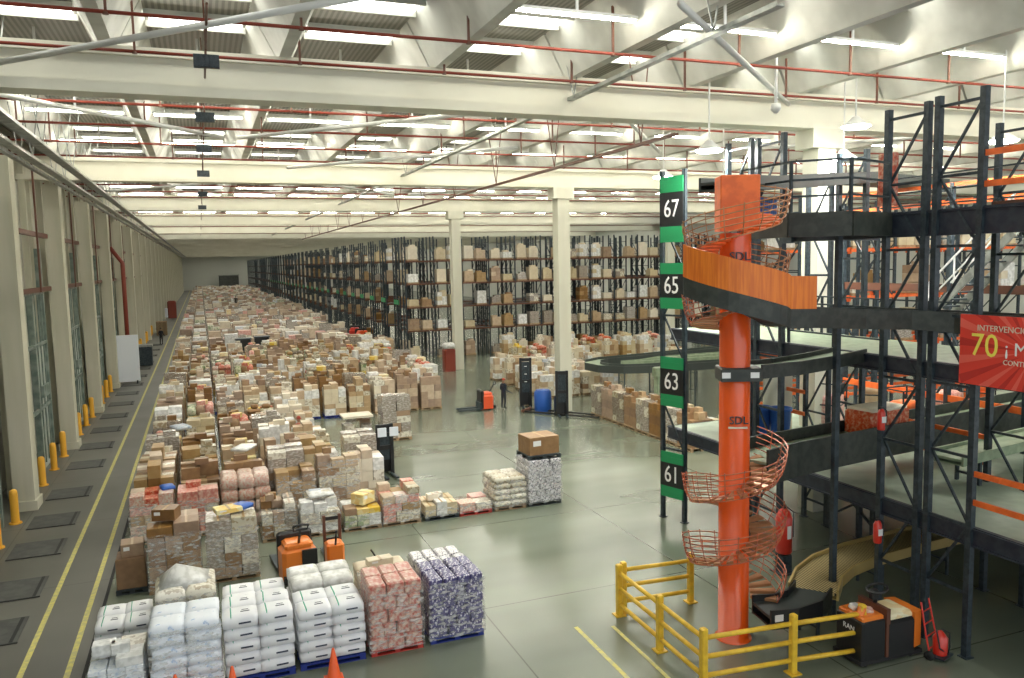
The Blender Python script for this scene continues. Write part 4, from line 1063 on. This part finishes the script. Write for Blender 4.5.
# ------------------------------------------------------------------ yellow guard rail
def guard(pts, label, skip=()):
    t = thing('safety_barrier', label, 'barrier', (*pts[0], 0)); o = Vector((*pts[0], 0))
    pm_ = MB().bevbox((0, 0, .63), (.14, .14, 1.26), .02).b2(-.13, .13, -.13, .13, 0, .025).mesh('post', M['yellow'])
    for p in pts: put('post', pm_, t, (p[0] - o.x, p[1] - o.y, 0))
    for a, b in zip(pts, pts[1:]):
        for z in (.28, .67, 1.06): MB().tube([(a[0] - o.x, a[1] - o.y, z), (b[0] - o.x, b[1] - o.y, z)], .05, 10).build('rail', M['yellow'], t)
    return t
guard([(8.93, 16.35), (8.88, 14.45), (8.83, 12.75), (10.85, 12.55), (12.45, 12.35)], 'yellow three-rail safety barrier around the foot of the orange spiral')
guard([(9.1, 16.45), (10.9, 16.3)], 'short yellow barrier closing the back of the spiral enclosure')
tag(MB().bevbox((0, 0, .6), (.14, .14, 1.2), .02).b2(-.13, .13, -.13, .13, 0, .02).build('barrier_post', M['yellow'], loc=(11.55, 15.6, 0)), 'single yellow barrier post right behind the orange column', 'post')

# ------------------------------------------------------------------ trucks
def pallet_truck(loc, rz, label, body='trk', scale=1.0, txt=None):
    t = thing('pallet_truck', label, 'pallet truck', loc, rz)
    MB().bevbox((0, 0, .42), (.62, .74, .70), .08).build('battery_body', M[body], t)
    MB().bevbox((.28, 0, .55), (.16, .76, .9), .05).build('mast_panel', M['black'], t)
    MB().bevbox((-.02, 0, .82), (.5, .6, .12), .05).build('cover', M[body], t)
    MB().b2(-.35, -.29, -.36, -.04, .12, .72).build('control_panel', M['black'], t)
    MB().b2(-.42, -.28, -.36, .36, .06, .2).build('bumper', M['rubber'], t)
    g = forks(MB(), .34, 1.15); g.b2(.3, .42, -.36, .36, .05, .4); g.build('fork', M['steel'], t)
    MB().tube([(-.2, 0, .85), (-.45, 0, 1.25)], .03, 8).build('tiller', M['black'], t)
    MB().tube([(-.45, -.14, 1.22), (-.5, -.16, 1.32), (-.52, 0, 1.36), (-.5, .16, 1.32), (-.45, .14, 1.22), (-.45, 0, 1.24)], .025, 8, closed=True).build('handle', M['black'], t)
    for y in (-.28, .28): MB().tube([(-.1, y - .04, .1), (-.1, y + .04, .1)], .1, 12).build('wheel', M['rubber'], t)
    for y in (-.27, .27): MB().tube([(1.35, y - .06, .045), (1.35, y + .06, .045)], .04, 8).build('roller', M['rubber'], t)
    t.scale = (scale,) * 3
    return t
pallet_truck((2.05, 21.9, 0), PI / 2 + .1, 'rounded orange pallet truck parked between the brown loads and long row', scale=1.25)
# slim reach truck beside it
t = thing('stacker_truck', 'narrow orange and brown stacker truck right of the rounded orange truck', 'stacker', (3.15, 22.6, 0), 1.6)
MB().bevbox((0, 0, .35), (.5, .5, .6), .06).build('body', M['trk'], t)
for s in (-1, 1): MB().b2(.24, .32, s * .22 - .04, s * .22 + .04, 0, 1.35).build('mast_rail', M['dkrust'], t)
MB().b2(.25, .3, -.2, .2, 1.2, 1.3).b2(.25, .3, -.2, .2, .6, .68).build('mast_crossbar', M['black'], t)
forks(MB(), .3, .9, y=.16, w=.1).build('fork', M['steel'], t)
MB().tube([(-.2, 0, .6), (-.45, 0, 1.1)], .03, 8).build('tiller', M['black'], t)
pallet_truck((15.05, 43.4, 0), PI, 'orange pallet truck with black forks in front of the standing worker', 'trkred', 1.15)
pallet_truck((16.0, 91, 0), 1.3, 'red pallet truck parked at the rack end, left one', 'redext', 1.6)
pallet_truck((16.0, 86.5, 0), 1.8, 'red pallet truck parked at the rack end, right one', 'trkred', 1.6)
# foreground truck
t = thing('tow_truck', 'black and orange electric pallet truck parked by the yellow barrier end', 'pallet truck', (13.0, 12.5, 0), -.02)
MB().bevbox((-.42, 0, .55), (.62, .78, .86), .04).build('battery_box', M['black'], t)
MB().bevbox((-.42, 0, 1.0), (.56, .72, .10), .03).build('battery_lid', M['trk'], t)
MB().bevbox((.30, 0, .5), (.80, .82, .78), .06).build('chassis', M['black'], t)
MB().bevbox((.34, 0, .94), (.66, .70, .10), .04).build('cover_plate', M['yelw'], t)
MB().prism([(.62, -.42), (.86, -.36), (.86, .36), (.62, .42)], .22, .98).build('side_shell', M['trk'], t)
MB().b2(-.12, -.02, -.40, .40, .12, 1.16).build('backrest_plate', M['dkrust'], t)
MB().b2(-.78, .86, -.40, .40, .06, .14).build('skirt', M['rubber'], t)
MB().tube([(-.05, .0, 1.1), (-.02, 0, 1.42)], .045, 10).build('steering_column', M['black'], t)
MB().tube([(.0 + .2 * math.cos(a), .2 * math.sin(a), 1.45 + .05 * math.cos(a)) for a in [2 * PI * i / 14 for i in range(14)]], .028, 8, closed=True).build('steering_loop', M['black'], t)
MB().bevbox((-.1, -.02, 1.36), (.18, .14, .2), .03).build('control_head', M['black'], t)
for i, (x, y, r_, m) in enumerate(((-.5, .12, .3, 'whitec'), (-.38, -.1, -.4, 'pink'), (-.56, -.12, .8, 'trk'))):
    o = MB().bevbox((0, 0, .05), (.24, .16, .1 + .12 * (i == 2)), .02).build('papers', M[m], t, (x, y, 1.05)); o.rotation_euler = (.3, .2, r_)
text('lettering', 'RAN', .16, M['textw'], t, (-.738, 0, .74), (PI / 2, 0, -PI / 2), .003)
for (x, y) in ((-.6, -.3), (-.6, .3), (.6, -.3), (.6, .3)): MB().tube([(x, y - .05, .08), (x, y + .05, .08)], .08, 12).build('wheel', M['rubber'], t)
for o in t.children: pass
# hand trolley with red items
t = thing('red_trolley', 'red wire hand trolley leaning between the tall dark uprights', 'trolley', (14.05, 11.95, 0), .3)
g = MB()
for s in (-1, 1): g.tube([(s * .2, 0, .08), (s * .2, .1, .55), (s * .17, .22, 1.15)], .02, 6)
for z, y in ((.2, .03), (.45, .08), (.7, .13), (.95, .18)): g.bar((-.2, y, z), (.2, y, z), .02)
g.build('frame', M['redext'], t)
MB().lathe([(.14, 0), (.15, .35), (.08, .45), (.03, .5)], (0, -.12, .1), 12).build('red_canister', M['redext'], t)
MB().b2(-.22, .22, -.3, .02, .06, .09).build('toe_plate', M['steel'], t)
MB().tube([(.1, -.1, .6), (.25, -.2, .5), (.22, -.22, .2), (.05, -.25, .12), (-.2, -.2, .3), (-.15, -.1, .65)], .018, 6).build('hose', M['black'], t)
for s in (-1, 1): MB().tube([(s * .25, -.02, .1), (s * .25 + .04 * s, -.02, .1)], .1, 12).build('wheel', M['rubber'], t)
# extinguishers
def extinguisher(x, y, z, s, label):
    t = thing('fire_extinguisher', label, 'extinguisher', (x, y, z))
    MB().lathe([(.14 * s, 0), (.16 * s, .03), (.16 * s, .72 * s), (.10 * s, .86 * s), (.05 * s, .9 * s)], n=18).build('cylinder', M['redext'], t)
    MB().b2(-.06, .06, -.165 * s, -.14 * s, .32 * s, .58 * s).build('plate_label', M['white'], t)
    MB().b2(-.05, .05, -.02, .02, .88 * s, .98 * s).build('valve', M['black'], t)
    MB().tube([(.04, 0, .95 * s), (.22 * s, -.03, .8 * s), (.20 * s, -.05, .3 * s)], .018, 6).build('hose', M['black'], t)
extinguisher(14.25, 16.9, .55, 1.35, 'large red extinguisher behind the chute right of the orange column')
tag(post_mb(.5, .3).build('pedestal', M['steel'], loc=(14.25, 16.9, 0)), 'dark pedestal under the large red extinguisher', 'pedestal')
extinguisher(14.48, 13.95, 1.75, .6, 'small red extinguisher fixed on the upright above the pallet truck')
extinguisher(14.48, 13.92, 4.45, .55, 'small red and white extinguisher on the upright by the lowest deck')
tag(MB().bevbox((0, 0, 0), (.12, .5, 1.2), .02).build('red_cabinet', M['redw'], loc=(14.9, 14.3, 10.2)), 'red panel fixed high beside the rack upright', 'panel')
tag(MB().bevbox((0, 0, 0), (.5, .12, .62), .02).build('speaker_panel', M['rust'], loc=(18.4, 17.6, 10.45)), 'maroon sign panel with pale dots on the top level', 'panel')
# cones
for i, (x, y, w) in enumerate(((2.12, 16.05, 'in front of the right white sack load'), (-.88, 16.2, 'in front of the blue-printed sacks'), (.16, 16.1, 'between the two other cones'))):
    t = thing('traffic_cone', 'orange traffic cone ' + w, 'cone', (x, y, 0)); 
    MB().lathe([(.15, .03), (.03, .66), (.02, .68)], n=18).build('cone_body', M['cone'], t); MB().b2(-.19, .19, -.19, .19, 0, .035).build('cone_base', M['cone'], t)

# mid-hall machines
def masttruck(x, y, rz, h, label, m='black', drum=False):
    t = thing('reach_truck', label, 'lift truck', (x, y, 0), rz)
    MB().bevbox((-.5, 0, .55), (.9, 1.0, .9), .08).build('body', M[m], t)
    for s in (-1, 1): MB().b2(.05, .22, s * .42 - .1, s * .42 + .1, 0, h).build('mast_rail', M['black'], t)
    for zz in (h - .2, h * .5): MB().b2(.06, .2, -.4, .4, zz, zz + .18).build('mast_crossbar', M['black'], t)
    MB().b2(.1, .16, -.34, .34, h * .3, h * .92).build('mast_screen', M['steel'], t)
    forks(MB(), .2, 1.1, y=.3).build('fork', M['steel'], t); t.scale = (.8, .68, 1)
    for s in (-1, 1): MB().tube([(-.6, s * .4 - .08, .18), (-.6, s * .4 + .08, .18)], .18, 14).build('wheel', M['rubber'], t)
    return t
m1 = masttruck(17.4, 43.0, -PI / 2 - .3, 2.9, 'black reach truck mast left of the blue drum')
for z in (1.5, 1.95, 2.4): MB().lathe([(.11, 0), (.11, .02)], (.23, 0, z), 12).build('plate_label', M['white'], m1)
masttruck(18.15, 39.6, -PI / 2 - .3, 2.5, 'black reach truck mast against the middle pillar')
masttruck(6.55, 31.6, -PI / 2 + .1, 2.1, 'black lift truck with pale screens at the edge of the stored loads')
g = thing('screen_pair', 'two pale screens mounted on the black lift truck', 'screen', (6.6, 31.0, 1.75))
for s in (-1, 1): MB().bevbox((s * .24, -.02, .12), (.36, .06, .36), .02).build('screen', M['board'], g)
MB().b2(-.5, .5, .02, .08, .02, .08).build('bracket', M['black'], g)
t = thing('drum', 'blue plastic drum between the two black masts', 'drum', (17.75, 41.3, 0)); MB().lathe([(.44, 0), (.48, .1), (.5, .5), (.48, 1.1), (.42, 1.18)], n=20).build('drum_body', M['blueplas'], t); MB().lathe([(.4, 1.18), (.4, 1.22)], n=20).build('drum_lid', M['blueplas'], t)
t = thing('floor_forks', 'long dark forks lying on the floor by the middle pillar', 'forks', (16.9, 41.6, 0), -.9); forks(MB(), 0, 4.6, y=.34, w=.14).build('fork', M['rubber'], t); MB().b2(-.1, .05, -.5, .5, .02, .16).build('fork_carriage', M['dkrust'], t)
t = thing('red_machine', 'red floor machine with white top by the second pillar', 'machine', (17.9, 60.2, 0)); MB().bevbox((0, 0, .9), (.9, .8, 1.8), .1).build('body', M['rust'], t); MB().sack((0, 0, 2.0), (.9, .8, .5)).build('top_bag', M['whitec'], t)
t = thing('white_board', 'white freestanding board by the left wall with a red mark', 'board', (-6.0, 65.6, 0))
MB().bevbox((.4, 0, 1.9), (2.0, .08, 3.5), .02).build('board_sheet', M['board'], t)
for x in (-.4, 1.2): MB().b2(x - .05, x + .05, -.3, .3, 0, .25).build('foot', M['steel'], t)
tag(MB().tube([(-6.3, 68.0, 10.2), (-5.5, 68, 9.0), (-5.5, 68, 0)], .16, 10).build('drain_pipe', M['rust']), 'thick red standpipe on the left wall above the white board', 'pipe')
t = thing('tipping_container', 'dark open container by the left wall beyond the white board', 'container', (-5.1, 77.5, 0)); MB().bevbox((0, 0, .9), (1.5, 1.2, 1.7), .1).build('body', M['steel'], t); MB().b2(-.8, .8, -.65, .65, 1.7, 1.85).build('rim', M['galv'], t)
t = thing('pallet_stack', 'stack of ochre pallets by the left wall far down the aisle', 'pallets', (-5.0, 112, 0))
for k in range(12): put('pallet', PM['wood'], t, (0, 0, k * .15))
t = thing('waste_bin', 'red bin standing far down the aisle by the left wall', 'bin', (-4.9, 150, 0)); MB().bevbox((0, 0, 1.5), (1.4, 1.4, 3.0), .2).build('bin_body', M['rust'], t); MB().bevbox((-.9, -1, 1.0), (.5, .5, 1.6), .1).build('white_sheet', M['board'], t)
t = thing('office_cabin', 'grey site cabin against the far end wall', 'cabin', (10, 324, 0)); MB().bevbox((0, 0, 2.7), (7, 5, 5.4), .1).build('cabin_walls', M['plate'], t); MB().b2(-3.7, 3.7, -2.7, 2.7, 5.4, 5.7).build('cabin_roof', M['galv'], t)
for i, (x, y) in enumerate(((3.3, 76.3), (5.0, 77.6))):
    t = thing('waste_container', 'black open waste container standing among the stored loads, %s one' % ('left', 'right')[i], 'container', (x, y, 2.0 - 2.0)); MB().bevbox((0, 0, 1.0), (1.3, 1.1, 2.0), .08).build('body', M['black'], t); MB().b2(-.7, .7, -.6, .6, 1.98, 2.08).build('rim', M['steel'], t)

# ------------------------------------------------------------------ people
def person(loc, rz, label, torso, legs, cap, scale=1.0, arm=.35):
    root = thing('person', label, 'person', loc, rz)
    V = [(0, 0, .98), (0, 0, 1.22), (0, 0, 1.42), (0, .0, 1.52), (0, -.01, 1.60),
         (-.1, 0, .90), (-.11, -.02, .50), (-.11, .03, .09), (-.11, -.12, .04),
         (.1, 0, .90), (.11, .02, .50), (.11, .06, .09), (.11, -.09, .04),
         (-.20, 0, 1.42), (-.26, .02, 1.14), (-.24, -arm * .6, .98), (-.23, -arm * .75, .92),
         (.20, 0, 1.42), (.26, .02, 1.14), (.24, -arm * .6, .98), (.23, -arm * .75, .92)]
    E_ = [(0, 1), (1, 2), (2, 3), (3, 4), (0, 5), (5, 6), (6, 7), (7, 8), (0, 9), (9, 10), (10, 11), (11, 12), (2, 13), (13, 14), (14, 15), (15, 16), (2, 17), (17, 18), (18, 19), (19, 20)]
    Rr = [.15, .135, .15, .055, .05, .095, .065, .045, .04, .095, .065, .045, .04, .065, .045, .032, .03, .065, .045, .032, .03]
    for s, b in ((-1, 16), (1, 20)):
        p = Vector(V[b])
        for k in range(4):
            i0 = len(V); V.append((p.x + s * (-.03 + .02 * k), p.y - .06, p.z - .01)); V.append((p.x + s * (-.03 + .02 * k), p.y - .09 - .01 * (k in (1, 2)), p.z - .05))
            E_ += [(b, i0), (i0, i0 + 1)]; Rr += [.010, .008]
        i0 = len(V); V.append((p.x - s * .05, p.y - .03, p.z + .005)); E_.append((b, i0)); Rr.append(.010)
    me = bpy.data.meshes.new('body'); me.from_pydata(V, E_, []); me.update()
    o = bpy.data.objects.new('body', me); COL.objects.link(o); o.parent = root
    sk = o.modifiers.new('Skin', 'SKIN'); 
    lay = me.skin_vertices[0] if me.skin_vertices else None
    if lay is None:
        bpy.context.view_layer.objects.active = o; lay = me.skin_vertices[0]
    for i, r in enumerate(Rr): lay.data[i].radius = (r, r * (.72 if i in (0, 1, 2) else 1))
    lay.data[0].use_root = True
    ss = o.modifiers.new('Subdivision', 'SUBSURF'); ss.levels = 1; ss.render_levels = 2
    # one body material with skin above the collar and on hands
    m = bpy.data.materials.new('clothed_body'); m.use_nodes = True; nt = m.node_tree; N = nt.nodes; L = nt.links
    tc = N.new('ShaderNodeTexCoord'); sp = N.new('ShaderNodeSeparateXYZ'); L.new(tc.outputs['Object'], sp.inputs[0])
    cr = N.new('ShaderNodeValToRGB'); cr.color_ramp.interpolation = 'CONSTANT'
    mr = N.new('ShaderNodeMapRange'); mr.inputs[1].default_value = 0; mr.inputs[2].default_value = 2; L.new(sp.outputs[2], mr.inputs[0]); L.new(mr.outputs[0], cr.inputs[0])
    e = cr.color_ramp.elements; e[0].color = (.01, .01, .01, 1); e[1].position = .045; e[1].color = (*legs, 1)
    a = e.new(.50); a.color = (*torso, 1); a = e.new(.755); a.color = (.45, .26, .17, 1)
    L.new(cr.outputs[0], N['Principled BSDF'].inputs['Base Color']); N['Principled BSDF'].inputs['Roughness'].default_value = .8
    me.materials.append(m)
    g = MB().lathe([(.02, -.125), (.055, -.11), (.075, -.05), (.082, .02), (.078, .07), (.05, .115), (.01, .125)], n=16)
    g.tube([(0, -.08, .0), (0, -.105, -.025)], .014, 6).tube([(-.085, 0, 0), (-.095, 0, 0)], .022, 6).tube([(.085, 0, 0), (.095, 0, 0)], .022, 6)
    h = g.build('head', M['skin'], root, (0, -.01, 1.68))
    MB().lathe([(.088, .02), (.09, .06), (.065, .115), (.01, .14)], n=16).b2(-.06, .06, -.15, -.05, .03, .045).build('cap', M[cap], h)
    MB().b2(-.04, -.018, -.084, -.076, .005, .018).b2(.018, .04, -.084, -.076, .005, .018).b2(-.022, .022, -.084, -.074, -.062, -.054).build('face_features', M['black'], h)
    root.scale = (scale,) * 3
    return root
person((15.98, 42.9, 0), 1.9, 'person in dark navy clothes and red cap standing behind the orange pallet truck', (.015, .02, .035), (.02, .022, .03), 'hair', 1.0, .5)
person((-4.5, 98, 0), 2.6, 'person in dark clothes walking in the aisle near the left wall', (.02, .02, .03), (.02, .02, .02), 'black', 1.05)
person((5.6, 150, 1.3), 0, 'distant person in dark clothes among the far stored loads', (.02, .02, .02), (.02, .02, .02), 'black', 1.2)
person((3.7, 33.0 + 3.0, 0), .4, 'person in dark red top among the stored loads near the aisle gap', (.25, .05, .03), (.05, .04, .04), 'hair', 1.05)

# ------------------------------------------------------------------ light
w = bpy.data.worlds.new('daylight'); SC.world = w; w.use_nodes = True
w.node_tree.nodes['Background'].inputs[0].default_value = (.92, .97, 1, 1); w.node_tree.nodes['Background'].inputs[1].default_value = .85
SC.view_settings.view_transform = 'Standard'; SC.view_settings.look = 'None'; SC.view_settings.gamma = 1; SC.view_settings.use_curve_mapping = False
SC.view_settings.exposure = 0.92
SC.cycles.max_bounces = 6; SC.cycles.diffuse_bounces = 4; SC.cycles.glossy_bounces = 3; SC.cycles.use_denoising = True
SC.cycles.sample_clamp_indirect = 6
